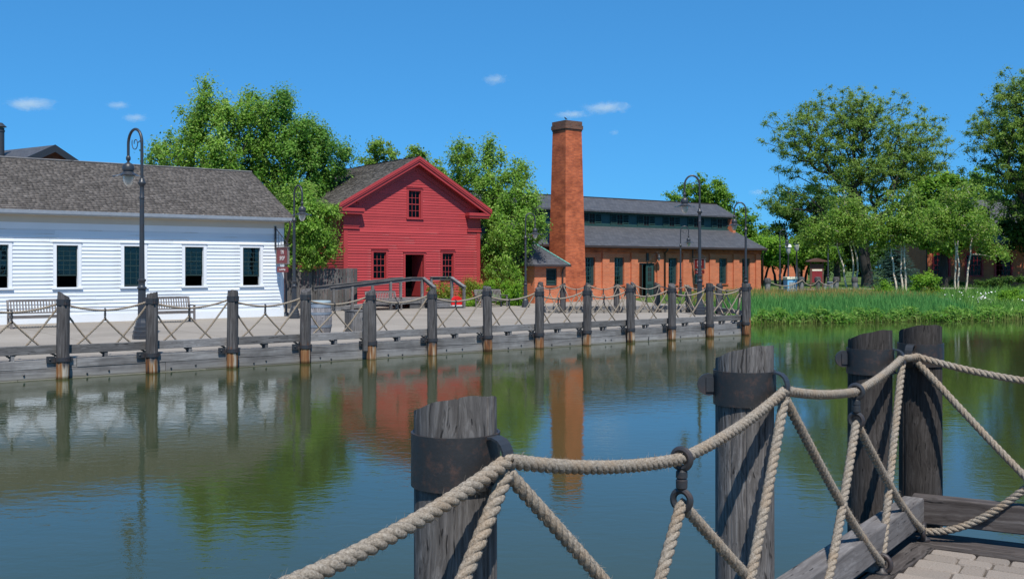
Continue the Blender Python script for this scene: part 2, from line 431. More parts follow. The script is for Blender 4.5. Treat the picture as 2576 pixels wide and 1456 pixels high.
DAZ_ = math.atan2(1.021, 1.318)
def m_concrete():
    t = NT('promenade_concrete'); v = t.coord(); n = t.noise(v, .35, 6, .6); f = t.noise(v, 30, 4); s = t.noise(t.coord((1, 1, 1)), 2.5, 6, .7)
    c = t.ramp(n, [(.3, (.25, .222, .19)), (.7, (.34, .303, .262))])
    c = t.mix(t.math('MULTIPLY', f, .25), c, (.2, .18, .16)); c = t.mix(t.math('MULTIPLY', t.ramp(s, [(.55, (0, 0, 0)), (.8, (1, 1, 1))]), .3), c, (.19, .17, .15))
    jb = t.n('TexBrick'); t.link(t.coord((1, 1, 1), rot=(0, 0, -DAZ_)), jb.inputs['Vector']); jb.inputs['Scale'].default_value = 1; jb.inputs['Brick Width'].default_value = 3.2; jb.inputs['Row Height'].default_value = 2.4; jb.inputs['Mortar Size'].default_value = .012; jb.offset = 0
    jb.inputs['Color1'].default_value = (.93, .93, .93, 1); jb.inputs['Color2'].default_value = (1, 1, 1, 1); jb.inputs['Mortar'].default_value = (.45, .43, .4, 1)
    c = t.mix(1.0, c, jb.outputs[0], 'MULTIPLY')
    t.bsdf(c, .9, t.bump(f, .3, .004), spec=.2); return t.m
M['concrete'] = m_concrete()

def m_ground():
    t = NT('lawn_ground'); v = t.coord(); n = t.noise(v, .12, 6, .6); f = t.noise(v, 6, 5, .7)
    c = t.ramp(f, [(.3, (.035, .07, .012)), (.55, (.07, .13, .022)), (.75, (.12, .17, .04))])
    c = t.mix(t.ramp(n, [(.45, (0, 0, 0)), (.65, (1, 1, 1))]), c, (.11, .13, .045))
    t.bsdf(c, .95, t.bump(f, .8, .05), spec=.1); return t.m
M['ground'] = m_ground()

def m_paver():
    t = NT('concrete_paver'); v = t.coord(); rn = t.rnd()
    add = t.n('VectorMath', operation='ADD'); t.link(v, add.inputs[0]); cm = t.n('CombineXYZ'); t.link(t.math('MULTIPLY', rn, 31.0), cm.inputs[1]); t.link(cm.outputs[0], add.inputs[1]); v = add.outputs[0]
    f = t.noise(v, 120, 5, .8); n = t.noise(v, 9, 5)
    c = t.ramp(f, [(.32, (.12, .107, .095)), (.5, (.215, .192, .168)), (.7, (.29, .262, .232))])
    c = t.mix(t.math('MULTIPLY', n, .35), c, (.33, .24, .19))
    hs = t.n('HueSaturation'); t.link(c, hs.inputs['Color']); t.link(t.math('ADD', t.math('MULTIPLY', rn, .3), .85), hs.inputs['Value'])
    t.bsdf(hs.outputs[0], .9, t.bump(f, .5, .003), spec=.25); return t.m
M['paver'] = m_paver()
M['sand'] = m_plain('paver_joint_sand', (.13, .105, .06), .95, vary=.45, nscale=30, bump=.6)

def m_water():
    t = NT('pond_water'); 
    v1 = t.coord((1.0, 1.0, 1)); v2 = t.coord((.75, 1.35, 1), rot=(0, 0, R(12)))
    n1 = t.noise(v2, 5.0, 3, .55, .4); n2 = t.noise(v1, 15, 3, .6); n3 = t.noise(t.coord((.45, 1, 1), rot=(0, 0, R(-8))), .8, 2, .5)
    patch = t.noise(t.coord((.5, 1, 1), rot=(0, 0, R(20))), .16, 3, .5)
    pf = t.ramp(patch, [(.36, (.35, .35, .35)), (.62, (1, 1, 1))])
    h = t.math('ADD', t.math('MULTIPLY', n1, 1.0), t.math('MULTIPLY', n2, .3))
    h = t.math('ADD', t.math('MULTIPLY', h, pf), t.math('MULTIPLY', n3, .9))
    silt = t.noise(t.coord((1, 1, 1)), .12, 4)
    c = t.ramp(silt, [(.3, (.03, .042, .012)), (.7, (.044, .054, .02))])
    b = t.bsdf(c, .025, t.bump(h, .5, .006), spec=.5, IOR=1.5)
    return t.m
M['water'] = m_water()

LEAF = {
    'poplar': m_leaf('poplar_leaf', (0.060, 0.156, 0.014), (0.180, 0.348, 0.036), (0.432, 0.576, 0.156), .42, .5, .22),
    'poplar_dark': m_leaf('dark_poplar_leaf', (0.037, 0.125, 0.013), (0.112, 0.263, 0.030), (0.300, 0.450, 0.112), .42, .5, .22),
    'locust': m_leaf('locust_leaf', (0.077, 0.154, 0.025), (0.168, 0.280, 0.045), (0.350, 0.462, 0.112), .42, .5, .22),
    'dark': m_leaf('dark_leaf', (0.020, 0.056, 0.010), (0.056, 0.125, 0.018), (0.125, 0.213, 0.037), .42, .5, .22),
    'mid': m_leaf('mid_leaf', (0.056, 0.138, 0.013), (0.138, 0.275, 0.027), (0.263, 0.425, 0.062), .42, .5, .22),
    'birch': m_leaf('birch_leaf', (.06, .14, .012), (.16, .3, .03), (.38, .48, .12), .42, .5, .22),
    'spruce': m_leaf('spruce_needle', (0.024, 0.066, 0.050), (0.061, 0.132, 0.105), (0.154, 0.242, 0.209), .42, .5, .22),
    'bush': m_leaf('bush_leaf', (0.072, 0.176, 0.013), (0.165, 0.341, 0.024), (0.308, 0.484, 0.066), .42, .5, .22),
    'fern': m_leaf('fern_leaf', (0.084, 0.179, 0.016), (0.189, 0.304, 0.032), (0.441, 0.273, 0.074), .42, .5, .22),
}
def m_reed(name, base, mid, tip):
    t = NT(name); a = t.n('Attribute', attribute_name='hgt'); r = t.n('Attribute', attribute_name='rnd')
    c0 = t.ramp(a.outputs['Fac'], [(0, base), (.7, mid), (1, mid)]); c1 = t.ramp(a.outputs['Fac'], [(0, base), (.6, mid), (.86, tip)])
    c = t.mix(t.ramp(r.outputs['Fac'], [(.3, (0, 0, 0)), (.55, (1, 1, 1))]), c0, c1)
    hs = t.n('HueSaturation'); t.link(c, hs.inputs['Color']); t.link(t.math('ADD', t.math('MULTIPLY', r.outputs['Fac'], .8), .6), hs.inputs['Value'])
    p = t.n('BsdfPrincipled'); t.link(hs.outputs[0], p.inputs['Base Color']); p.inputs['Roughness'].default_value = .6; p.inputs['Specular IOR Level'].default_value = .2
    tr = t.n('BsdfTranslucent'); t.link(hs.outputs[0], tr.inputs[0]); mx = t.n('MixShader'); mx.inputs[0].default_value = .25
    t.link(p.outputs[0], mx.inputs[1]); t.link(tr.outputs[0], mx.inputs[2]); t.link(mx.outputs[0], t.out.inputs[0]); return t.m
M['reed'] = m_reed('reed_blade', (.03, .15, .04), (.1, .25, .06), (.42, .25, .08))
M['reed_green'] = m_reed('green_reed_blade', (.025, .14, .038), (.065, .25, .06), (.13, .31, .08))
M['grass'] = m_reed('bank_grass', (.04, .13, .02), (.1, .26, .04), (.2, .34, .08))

# ================================================================== SETTING
TH = R(36.5)
U = Vector((math.cos(TH), math.sin(TH), 0)); V = Vector((-math.sin(TH), math.cos(TH), 0))
DECK = .36
D0 = Vector((-8.51, 18.82, 0)); DAZ = math.atan2(1.021, 1.318); DL = math.hypot(1.318, 1.021)
DU = Vector((math.cos(DAZ), math.sin(DAZ), 0)); DV = Vector((-math.sin(DAZ), math.cos(DAZ), 0))
def dk(x, y, z=0): return D0 + DU * x + DV * y + Vector((0, 0, z))

def slab(name, poly, z0, z1, mat):
    mb = MB(); n = len(poly)
    mb.add([(p[0], p[1], z1) for p in poly] + [(p[0], p[1], z0) for p in poly],
           [tuple(range(n)), tuple(range(2 * n - 1, n - 1, -1))] + [(i, i + n, (i + 1) % n + n, (i + 1) % n) for i in range(n)])
    return mb.build(name, mat)

w = MB().add([(-160, -70, 0), (160, -70, 0), (160, 75, 0), (-160, 75, 0)], [(0, 1, 2, 3)]).build('pond_water', M['water'])
tag(w, kind='structure')

def sstep(a, b, x):
    t = np.clip((x - a) / (b - a), 0, 1); return t * t * (3 - 2 * t)
def shore(X): return 37.4 + np.maximum(0, X - 9) * .24
def land_h(X, Y):
    right = sstep(6.5, 9.5, X)
    hr = -.7 + .84 * sstep(-2.5, 3.5, Y - shore(X)) + .5 * sstep(5, 16, Y - shore(X)) + .1 * sstep(16, 40, Y - shore(X))
    hl = -.7 + 1.0 * sstep(44.5, 47.5, Y)
    return hl * (1 - right) + hr * right
xs = np.concatenate([[-4000, -1500, -600, -250], np.arange(-100, 101, 2.0), [250, 600, 1500, 4000]])
ys = np.concatenate([np.arange(33, 110, 1.5), [130, 180, 260, 500, 1200, 4000]])
GX, GY = np.meshgrid(xs, ys)
GZ = land_h(GX, GY) + RNG.normal(0, .03, GX.shape) * ((GY > 47) & (GX > 9) & (GY < 110))
nx, ny = len(xs), len(ys)
idx = np.arange(nx * ny).reshape(ny, nx)
F = np.stack([idx[:-1, :-1], idx[:-1, 1:], idx[1:, 1:], idx[1:, :-1]], -1).reshape(-1, 4)
g = obj('lawn', fast_mesh('lawn', np.stack([GX, GY, GZ], -1).reshape(-1, 3), F, M['ground'], smooth=True)); tag(g, kind='structure')

pier_back = [(7.98, 34.3), (7.7, 37.6), (6.85, 39.0), (5.7, 39.1), (1.0, 38.8)]
poly = [dk(-9 * DL, .2)[:2], dk(12 * DL, .2)[:2]] + pier_back + [(2.0, 41.0), (9.3, 42.2), (11.5, 48.5), (17.5, 55.8), (19.0, 60.5), (14.0, 66.5), (-4, 53), (-20, 62), (-40, 50)]
pr = slab('promenade', poly, -.6, DECK, M['concrete']); tag(pr, kind='structure')
# expansion joints of the promenade slabs would be hairlines; path behind the reeds
pa = MB()
pts = [(20.5, 63.2), (30, 66), (45, 69), (70, 70)]
for (x0, y0), (x1, y1) in zip(pts, pts[1:]):
    pass
P_ = [(17.6, 59.6), (24, 62), (34, 64), (60, 66), (60, 69), (33, 67), (22.5, 65), (16.5, 63.5)]
pa.add([(x, y, float(land_h(np.array(x), np.array(y))) + .13) for x, y in P_], [tuple(range(len(P_)))])
tag(pa.build('garden_path', M['concrete']), kind='structure')

# ------------------------------------------------------------------ rope fences
def rope_arrays(pts, r, pitch=.12, per=14, sides=7, strands=3):
    pts = np.array([list(p) for p in pts], float)
    d = np.r_[0, np.cumsum(np.linalg.norm(np.diff(pts, axis=0), axis=1))]; L = d[-1]
    n = max(8, int(L / pitch * per)); s = np.linspace(0, L, n)
    P = np.stack([np.interp(s, d, pts[:, k]) for k in range(3)], -1)
    T = np.gradient(P, axis=0); T /= np.linalg.norm(T, axis=1)[:, None]
    nr = np.cross(T[0], [0, 0, 1.]);
    if np.linalg.norm(nr) < .1: nr = np.cross(T[0], [1., 0, 0])
    nr /= np.linalg.norm(nr); N = [nr]
    for i in range(1, n):
        q = N[-1] - T[i] * np.dot(N[-1], T[i]); N.append(q / np.linalg.norm(q))
    N = np.array(N); B = np.cross(T, N)
    ro, rs = r * .5, r * .56
    Vs, Fs = [], []; base = 0
    for k in range(strands):
        ph = 2 * np.pi * (s / pitch + k / strands)
        od = N * np.cos(ph)[:, None] + B * np.sin(ph)[:, None]
        c = P + od * ro
        td = T + (2 * np.pi * ro / pitch) * (-N * np.sin(ph)[:, None] + B * np.cos(ph)[:, None]); td /= np.linalg.norm(td, axis=1)[:, None]
        e2 = np.cross(td, od)
        a = np.arange(sides) * 2 * np.pi / sides
        ring = c[:, None, :] + rs * (od[:, None, :] * np.cos(a)[None, :, None] + e2[:, None, :] * np.sin(a)[None, :, None])
        Vs.append(ring.reshape(-1, 3))
        I = np.arange(n * sides).reshape(n, sides) + base
        Fs.append(np.stack([I[:-1], np.roll(I[:-1], -1, 1), np.roll(I[1:], -1, 1), I[1:]], -1).reshape(-1, 4)); base += n * sides
    return np.concatenate(Vs), np.concatenate(Fs), P, T, N, B

def rope(name, pts, r, mat, parent, per=14, sides=7, pitch=.12):
    Vv, Ff, *_ = rope_arrays(pts, r, pitch, per, sides)
    return obj(name, fast_mesh(name, Vv, Ff, mat, smooth=True), parent)

def sag(p, q, drop, n=24):
    """rope curve hanging between p and q"""
    p, q = Vector(p), Vector(q)
    return [p.lerp(q, t) - Vector((0, 0, drop * 4 * t * (1 - t))) for t in [i / n for i in range(n + 1)]]

def hang(top, foot, slack, n=24):
    """slack rope from a high point to a low ring: steep at the top, flat at the foot"""
    top, foot = Vector(top), Vector(foot); out = []
    for i in range(n + 1):
        t = i / n; p = top.lerp(foot, t); p.z -= slack * 4 * t * (1 - t) * (.6 + .8 * t) * .8; p.z = max(p.z, foot.z - .01); out.append(p)
    return out

def swivel(mb, c, s=1.0, ax=(1, 0, 0)):
    c = Vector(c)
    mb.torus(c, .031 * s, .0115 * s, ax, 20, 8)
    mb.lathe([(.01 * s, -.02 * s), (.019 * s, -.027 * s), (.0195 * s, -.047 * s), (.0165 * s, -.049 * s), (.0165 * s, -.053 * s), (.0195 * s, -.055 * s), (.019 * s, -.08 * s), (.011 * s, -.09 * s)], 12, c - Vector((0, 0, .014 * s)))
    mb.torus(c - Vector((0, 0, .135 * s)), .031 * s, .0115 * s, ax, 20, 8)

def floor_ring(mb, c, ax, s=1.0):
    c = Vector(c)
    mb.torus(c + Vector((0, 0, .042 * s)), .038 * s, .0115 * s, ax, 20, 8)
    mb.lathe([(.03 * s, 0), (.03 * s, .008 * s), (.016 * s, .018 * s), (.012 * s, .028 * s)], 12, c)

# --- far dock: one post of each kind, then copies
def far_post_mesh(var, top=1.6, bot=-.8):
    rg = random.Random(var); n = 20; prof_z = [bot, 0, .3, .7, 1.1, top - .16, top]
    vs = []; fs = []; tilt = rg.uniform(-.06, .06); tp = rg.uniform(0, 6.28)
    cracks = [rg.randrange(n) for _ in range(4)]
    for i, z in enumerate(prof_z):
        for k in range(n):
            a = 2 * math.pi * k / n; r = .117 + rg.uniform(-.004, .004) - (.008 if k in cracks else 0)
            if i == len(prof_z) - 1: r -= .012
            zz = z + (tilt * math.cos(a - tp) + rg.uniform(-.012, .012) if i == len(prof_z) - 1 else 0)
            vs.append((r * math.cos(a), r * math.sin(a), zz))
    m = len(prof_z)
    for i in range(m - 1):
        for k in range(n):
            b = (k + 1) % n; fs.append((i * n + k, i * n + b, (i + 1) * n + b, (i + 1) * n + k))
    vs.append((0, 0, top - .01)); fs += [((m - 1) * n + k, (m - 1) * n + (k + 1) % n, m * n) for k in range(n)]
    mb = MB().add(vs, fs); return mb.mesh('post', M['post_far'], True)
PV = [far_post_mesh(i) for i in range(5)]
for me in PV: me.set_sharp_from_angle(angle=R(50))
mb = MB(); mb.lathe([(.119, -.055), (.125, -.055), (.125, .055), (.119, .055)], 20, (0, 0, 1.45), cap=False); mb.box(-.016, .016, -.15, -.118, 1.40, 1.5)
BAND = mb.mesh('band', M['iron'])
mb = MB(); mb.torus((0, .165, 1.44), .05, .012, (1, 0, 0), 16, 6)
LOOP = mb.mesh('rope_loop', M['iron'], True)
mb = MB(); mb.lathe([(.121, -.04), (.132, -.04), (.132, .04), (.121, .04)], 20, (0, 0, .47 - .1), cap=False)
mb.box(-.27, -.115, .075, .1, .31, .43); mb.box(.115, .2, .075, .1, .33, .41)
BRACK = mb.mesh('clamp', M['iron'])
BOLT = MB().lathe([(.018, 0), (.018, .014), (.01, .02)], 8).mesh('bolt', M['iron'])

def far_post(loc, rz, label, var, group, clamp=True, top=1.6, wobble=True):
    t = thing('mooring_post', label, 'post', loc, rz, group); lr = random.Random(label)
    t.rotation_euler = (lr.uniform(-.014, .014), lr.uniform(-.016, .016), rz)
    o = obj('post', PV[var % 5], t); o.rotation_euler = (0, 0, var * 1.7)
    if abs(top - 1.6) > .005: o.location.z = top - 1.6
    dz = top - 1.6
    b = obj('band', BAND, t, loc=(0, 0, dz)); l = obj('rope_loop', LOOP, t, loc=(0, 0, dz))
    if clamp:
        c = obj('clamp', BRACK, t)
        q = obj('bolt', BOLT, c, loc=(-.21, .075, .37)); q.rotation_euler = (R(90), 0, 0)
    return t

random.seed(3)
dock_tops = []
for k in range(-1, 13):
    lab = ('weathered round mooring post just outside the left end of the far dock view' if k < 0 else
           f'weathered round mooring post with iron bands, {ORD[k]} from the left along far dock front')
    dock_tops.append(1.6 + random.uniform(-.03, .03))
    if k == 4: dock_tops[-1] = 1.57
    far_post(dk(k * DL, 0), DAZ, lab, k + 2, 'posts along the far dock front', top=dock_tops[-1])

# bay prototype (dock local axes, x along)
def rope_bay(loc, rz, label, L, group, proto={}):
    key = round(L, 2)
    if key in proto:
        c = copy_thing(proto[key], loc, rz, label); return c
    t = thing('rope_swag', label, 'rope', loc, rz, group)
    y = .19; zt = 1.43; zs = 1.27
    a, m, b = Vector((0, y, zt)), Vector((L / 2, y + .03, zs)), Vector((L, y, zt))
    rope('top_rope', sag(a, m, .035, 12) + sag(m, b, .035, 12)[1:], .0235, M['rope_far'], t, 7, 5)
    ring = Vector((L / 2, y + .14, DECK + .05)); lo = m - Vector((0, 0, .165))
    rope('post_rope', hang(a - Vector((0, 0, .03)), ring, .10, 14) + hang(b - Vector((0, 0, .03)), ring, .10, 14)[::-1][1:], .022, M['rope_far'], t, 7, 5)
    fa, fb = Vector((.02, y + .14, DECK + .05)), Vector((L - .02, y + .14, DECK + .05))
    rope('hanging_rope', hang(lo, fa, .07, 14), .022, M['rope_far'], t, 7, 5)
    rope('hanging_rope', hang(lo, fb, .07, 14), .022, M['rope_far'], t, 7, 5)
    s = MB(); swivel(s, m, 1.15); s.build('swivel', M['iron'], t, True)
    for p in (ring, fa + Vector((.03, .05, 0))):
        f = MB(); floor_ring(f, (p.x, p.y, DECK), (1, 0, 0), 1.1); f.build('floor_ring', M['iron'], t, True)
    proto[key] = t
    return t
for k in range(-1, 12):
    lab = ('rope swag running out of view at the left end of the far dock' if k < 0 else
           f'crossed rope swag between the {ORD[k]} and {ORD[k+1]} far dock posts counted from left')
    rope_bay(dk(k * DL, 0), DAZ, lab, DL, 'rope swags along the far dock front')

# dock wall: planks, rails
dw = thing('dock_wall', 'long grey timber retaining wall and kerb rail of the far dock', 'dock', D0, DAZ)
random.seed(5)
rows = [(-.5, .012, .0), (.016, .195, .004), (.201, DECK + .004, 0)]
for ri, (z0, z1, dy) in enumerate(rows):
    x = -9 * DL + random.uniform(0, 1.2)
    while x < 12 * DL + .1:
        l = random.choice([2, 2, 3]) * DL + random.uniform(-.3, .3); x1 = min(x + l, 12 * DL + .12)
        if 12 * DL + .12 - x1 < .6: x1 = 12 * DL + .12
        m_ = MB().box(x, x1 - .006, .125 + dy + random.uniform(-.004, .006), .2 - .004, z0, z1)
        m_.build('plank', M['dock_plank'], dw, bevel=.006)
        x = x1
for k in range(-3, 12):
    j = random.uniform(-.008, .008)
    MB().box(k * DL + .004, (k + 1) * DL - .004, .125, .225, .47 + j, .635 + j).build('rail', M['wood_x'], dw, bevel=.008)
for k in range(-3, 12):
    for fx in (0.3, .5):
        MB().box((k + fx) * DL - .03, (k + fx) * DL + .03, .14, .21, DECK + .004, .47).build('rail_block', M['wood_y'], dw) if fx == .5 else None
for k in range(-1, 12):
    for q in range(2):
        o = obj('bolt', BOLT, dw, loc=(k * DL + random.uniform(.4, 1.3), .126, random.choice([.05, .1, .07]))); o.rotation_euler = (R(90), 0, 0)

# pier end and back fence
bp = [(8.14, 34.3), (7.85, 37.75), (6.95, 39.2), (5.75, 39.3), (4.72, 38.9), (4.1, 38.8), (2.95, 38.7), (1.98, 38.6), (1.1, 38.9)]
bt = [1.55, 1.52, 1.4, 1.5, 1.5, 1.45, 1.5, 1.48, 1.52]
names = ['short mooring post close behind the dock corner post', 'mooring post on the pier end nearest the tall reeds', 'squat mooring post behind the big pier lamp, left of the reeds',
         'mooring post on the pier back in front of the open green door', 'mooring post on the pier back, just left of the green doorway', 'mooring post on the pier back, below the second brick bay window',
         'mooring post on the pier back in front of the first tall window', 'mooring post on the pier back in front of the chimney foot', 'mooring post on the pier back below the louvred window']
prev = dk(12 * DL, 0)
for i, (p, tz, lb) in enumerate(zip(bp, bt, names)):
    q = bp[i + 1] if i + 1 < len(bp) else (p[0] - 1, p[1])
    az = math.atan2(p[1] - prev[1], p[0] - prev[0])
    far_post((p[0], p[1], 0), az, lb, i + 3, 'posts round the pier end and back', clamp=False, top=tz)
    L = math.hypot(p[0] - prev[0], p[1] - prev[1])
    t = rope_bay((prev[0], prev[1], 0), az, f'rope swag round the pier back, {ORD[i]} bay from the dock corner', round(L, 2), 'rope swags round the pier end and back')
    r_ = thing('kerb_rail', f'grey timber kerb rail round the pier back, {ORD[i]} bay from the dock corner', 'rail', (prev[0], prev[1], 0), az)
    MB().box(.08, L - .08, .06, .16, .47, .62).build('timber', M['wood_x'], r_, bevel=.008)
    MB().box(.02, L - .02, .1, .19, -.3, .33).build('wall_plank', M['dock_plank'], r_, bevel=.006)
    for fx in (.25, .75):
        MB().box(L * fx - .04, L * fx + .04, .07, .15, DECK - .01, .47).build('block', M['wood_y'], r_)
    prev = Vector((p[0], p[1], 0))

# ------------------------------------------------------------------ near dock corner
NZ = .6
CA = Vector((2.2, 5.58, 0)); A = Vector((.6, .8, 0)); AN = Vector((-.8, .6, 0))      # along fence A, outwards
BAZ = R(-28); B = Vector((math.cos(BAZ), math.sin(BAZ), 0)); BN = Vector((-math.sin(BAZ), math.cos(BAZ), 0))
def fa(x, y, z): return CA + A * x + AN * y + Vector((0, 0, z))
def fb(x, y, z): return CA + B * x + BN * y + Vector((0, 0, z))
aazm = math.atan2(A.y, A.x)
# pavement body
pc = Vector((2.27, 5.33, 0)); PAZ = R(-33); PB = Vector((math.cos(PAZ), math.sin(PAZ), 0)); PAx = Vector((math.cos(PAZ + R(83)), math.sin(PAZ + R(83)), 0))
e1, e2 = CA + AN * .03 - A * 30, CA + BN * .14 + B * 30
nd = slab('near_pavement', [(CA + AN * .03 + A * .02)[:2], e1[:2], (e1[0], -45), (e2[0], -45), e2[:2], (CA + BN * .14 + B * .06)[:2]], -.6, NZ - .06, M['sand']); tag(nd, kind='structure')
# pavers
pv_meshes = {}
def paver_mesh(wd, dp):
    k = (wd, dp)
    if k not in pv_meshes:
        rg = random.Random(hash(k) & 255); c = .012; h = .055
        o_ = [(c, 0), (wd - c, 0), (wd, c), (wd, dp - c), (wd - c, dp), (c, dp), (0, dp - c), (0, c)]
        o_ = [(x + rg.uniform(-.003, .003), y + rg.uniform(-.003, .003)) for x, y in o_]
        cx, cy = wd / 2, dp / 2; n = 8
        vs = [(x, y, -h) for x, y in o_] + [(x, y, -.008) for x, y in o_] + [(cx + (x - cx) * .93, cy + (y - cy) * .93, 0) for x, y in o_]
        fs = [(i + a, (i + 1) % n + a, (i + 1) % n + a + n, i + a + n) for a in (0, n) for i in range(n)] + [tuple(range(2 * n, 3 * n))]
        pv_meshes[k] = MB().add(vs, fs).mesh('paver', M['paver'])
    return pv_meshes[k]
random.seed(21)
row = 0; y = -.008
while y > -2.6:
    dp = random.choice([.105, .155, .105]); x = .008 + random.uniform(0, .05) * 0
    y -= dp + .007
    off = max(0.0, 0)
    while x < 2.2:
        wd = random.choice([.105, .155, .21, .21])
        q = pc + PB * x + PAx * y
        o = obj('paver', paver_mesh(wd, dp), nd, loc=(q.x, q.y, NZ - .002 + random.uniform(-.004, .002)))
        o.rotation_euler = (random.uniform(-.012, .012), random.uniform(-.012, .012), PAZ + random.uniform(-.012, .012))
        x += wd + .007
# edge timbers
et = thing('dock_edge', 'near dock corner edge of dark planks with raised kerb beams', 'dock', CA, 0)
def loc_poly(name, pts, z0, z1, mat, parent, az, bevel=.006):
    """plank from a world polygon, local x along az"""
    c, s = math.cos(-az), math.sin(-az); o0 = pts[0]
    lp = [((p[0] - o0[0]) * c - (p[1] - o0[1]) * s, (p[0] - o0[0]) * s + (p[1] - o0[1]) * c) for p in pts]
    n = len(lp); mb = MB().add([(x, y, z1) for x, y in lp] + [(x, y, z0) for x, y in lp],
        [tuple(range(n)), tuple(range(2 * n - 1, n - 1, -1))] + [(i, i + n, (i + 1) % n + n, (i + 1) % n) for i in range(n)])
    o = mb.build(name, mat, parent, bevel=bevel); o.location = Vector((o0[0], o0[1], 0)) - parent.location; o.rotation_euler = (0, 0, az); return o
pA = pc + PAx * -6
k0 = fa(.02, .035, 0); k1 = fa(-6.5, .035, 0)
midc = fb(.05, -.12, 0)
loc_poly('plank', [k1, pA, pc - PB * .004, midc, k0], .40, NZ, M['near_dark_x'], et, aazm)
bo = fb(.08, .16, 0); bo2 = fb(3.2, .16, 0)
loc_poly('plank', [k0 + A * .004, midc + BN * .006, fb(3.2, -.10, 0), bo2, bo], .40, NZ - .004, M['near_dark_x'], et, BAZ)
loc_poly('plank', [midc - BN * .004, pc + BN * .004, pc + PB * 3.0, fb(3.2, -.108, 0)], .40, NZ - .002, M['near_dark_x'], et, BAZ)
# kerb beams (raised on blocks)
bA = MB().box(-3.06, 0, -.11, 0, .675, .825); o = bA.build('kerb_beam', M['near_x'], et, bevel=.008); o.rotation_euler = (0, 0, aazm)
bA = MB().box(-6.4, -3.07, -.11, 0, .675, .825); o = bA.build('kerb_beam', M['near_x'], et, bevel=.008); o.rotation_euler = (0, 0, aazm)
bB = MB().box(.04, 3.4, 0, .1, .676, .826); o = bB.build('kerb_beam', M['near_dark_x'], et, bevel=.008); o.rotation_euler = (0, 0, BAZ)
for x in (-.75, -1.9, -3.07, -4.6):
    o = MB().box(x - .05, x + .05, -.1, -.01, NZ, .675).build('beam_block', M['near_x'], et); o.rotation_euler = (0, 0, aazm)
for x in (1.2, 2.9):
    o = MB().box(x - .05, x + .05, .01, .09, NZ - .004, .676).build('beam_block', M['near_x'], et); o.rotation_euler = (0, 0, BAZ)
# fascia of the near dock
o = MB().box(-20, .0, .038, .09, -.3, .52).build('fascia_plank', M['dock_plank'], et); o.rotation_euler = (0, 0, aazm)
o = MB().box(.1, 20, .165, .21, -.3, .52).build('fascia_plank', M['dock_plank'], et); o.rotation_euler = (0, 0, BAZ)

# near posts
def near_post(c, r, ztop, slope, faz, label, seed, dark=False, ear=-1, band=(.068, .14), loop_dir=None):
    """faz: azimuth of the fence, so local x runs along it and local -y faces the deck"""
    t = thing('mooring_post', label, 'post', (c[0], c[1], 0), faz, 'posts of the near dock corner')
    rg = random.Random(seed); n = 160
    cracks = {}
    for _ in range(8):
        k = rg.randrange(n); cracks[k] = rg.uniform(.002, .006)
    zs = [-1.0, -.2, .3, .6, .9, 1.2, ztop - .26, ztop - .12, ztop - .04, ztop]
    ph = [rg.uniform(0, 6.28) for _ in range(4)]; vs = []; fs = []; m = len(zs)
    for i, z in enumerate(zs):
        for k in range(n):
            a = 2 * math.pi * k / n
            rr = r * (1 + .012 * math.sin(2 * a + ph[0] + z) + .008 * math.sin(5 * a + ph[1] + 2 * z)) + rg.uniform(-.0002, .0002)
            rr *= 1.0 + .02 * (1 - z / ztop)
            if k in cracks: rr -= cracks[k] * (.4 + .6 * min(1, max(0, (z - .3))))
            x_, y_ = rr * math.cos(a), rr * math.sin(a)
            zz = z
            if i >= m - 3:
                w = {m - 3: .3, m - 2: .8, m - 1: 1}[i]
                wx = math.cos(a + faz)            # world +x side is the higher one
                zz = z + (slope * rr * wx - .3 * rr * math.sin(a + faz)) * w + (.0018 * math.sin(7 * a + ph[2]) if i == m - 1 else 0) - (.003 if (i == m - 1 and k in cracks) else 0)
            vs.append((x_, y_, zz))
    for i in range(m - 1):
        for k in range(n):
            b = (k + 1) % n; fs.append((i * n + k, i * n + b, (i + 1) * n + b, (i + 1) * n + k))
    vs.append((0, 0, ztop)); fs += [((m - 1) * n + k, (m - 1) * n + (k + 1) % n, m * n) for k in range(n)]
    o = MB().add(vs, fs).build('post', M['near_post_dark' if dark else 'near_post'], t, True, autosmooth=40)
    b0 = ztop - band[0]; b1 = b0 - band[1]
    s_ = MB(); rb = r * 1.02
    s_.lathe([(rb + .001, b1), (rb + .008, b1), (rb + .008, b0), (rb + .001, b0), (rb + .001, b1)], 48, cap=False)
    s_.build('band', M['iron_rusty'], t, True, autosmooth=40)
    if ear:
        e = MB().lathe([(.001, 0), (.046, 0), (.046, .012), (.03, .018), (.001, .02)], 20); ex = ear
        o = e.build('ear_bolt', M['iron'], t, True, autosmooth=40); zc = (b0 + b1) / 2 + .01
        o.location = (math.cos(ex) * (rb + .028), math.sin(ex) * (rb + .028), zc); o.rotation_euler = (R(90), 0, ex)
        MB().bar((math.cos(ex) * rb, math.sin(ex) * rb, zc), (math.cos(ex) * (rb + .04), math.sin(ex) * (rb + .04), zc), .012, .06).build('ear_bracket', M['iron'], t)
    # strap loop that carries the rope: bent flat bar on the deck side
    la = -math.pi / 2 if loop_dir is None else loop_dir
    ld = Vector((math.cos(la), math.sin(la), 0)); zc = b0 - .005; hp = []
    for i in range(15):
        a = math.pi * (.55 - 1.32 * i / 14)
        hp.append(ld * (rb + .012 + .055 * (1 + math.sin(a + math.pi / 2 - math.pi / 2) * 0) * max(0, math.cos(a)) ** .7) + Vector((0, 0, zc - .062 + .064 * math.sin(a))))
    st = MB()
    for p, q in zip(hp, hp[1:]):
        if (q - p).length > 1e-4: st.bar(p - (q - p) * .04, q + (q - p) * .04, .042, .006, up=ld.cross(Vector((0, 0, 1))).cross(q - p).normalized())
    st.build('strap_loop', M['iron'], t)
    return t
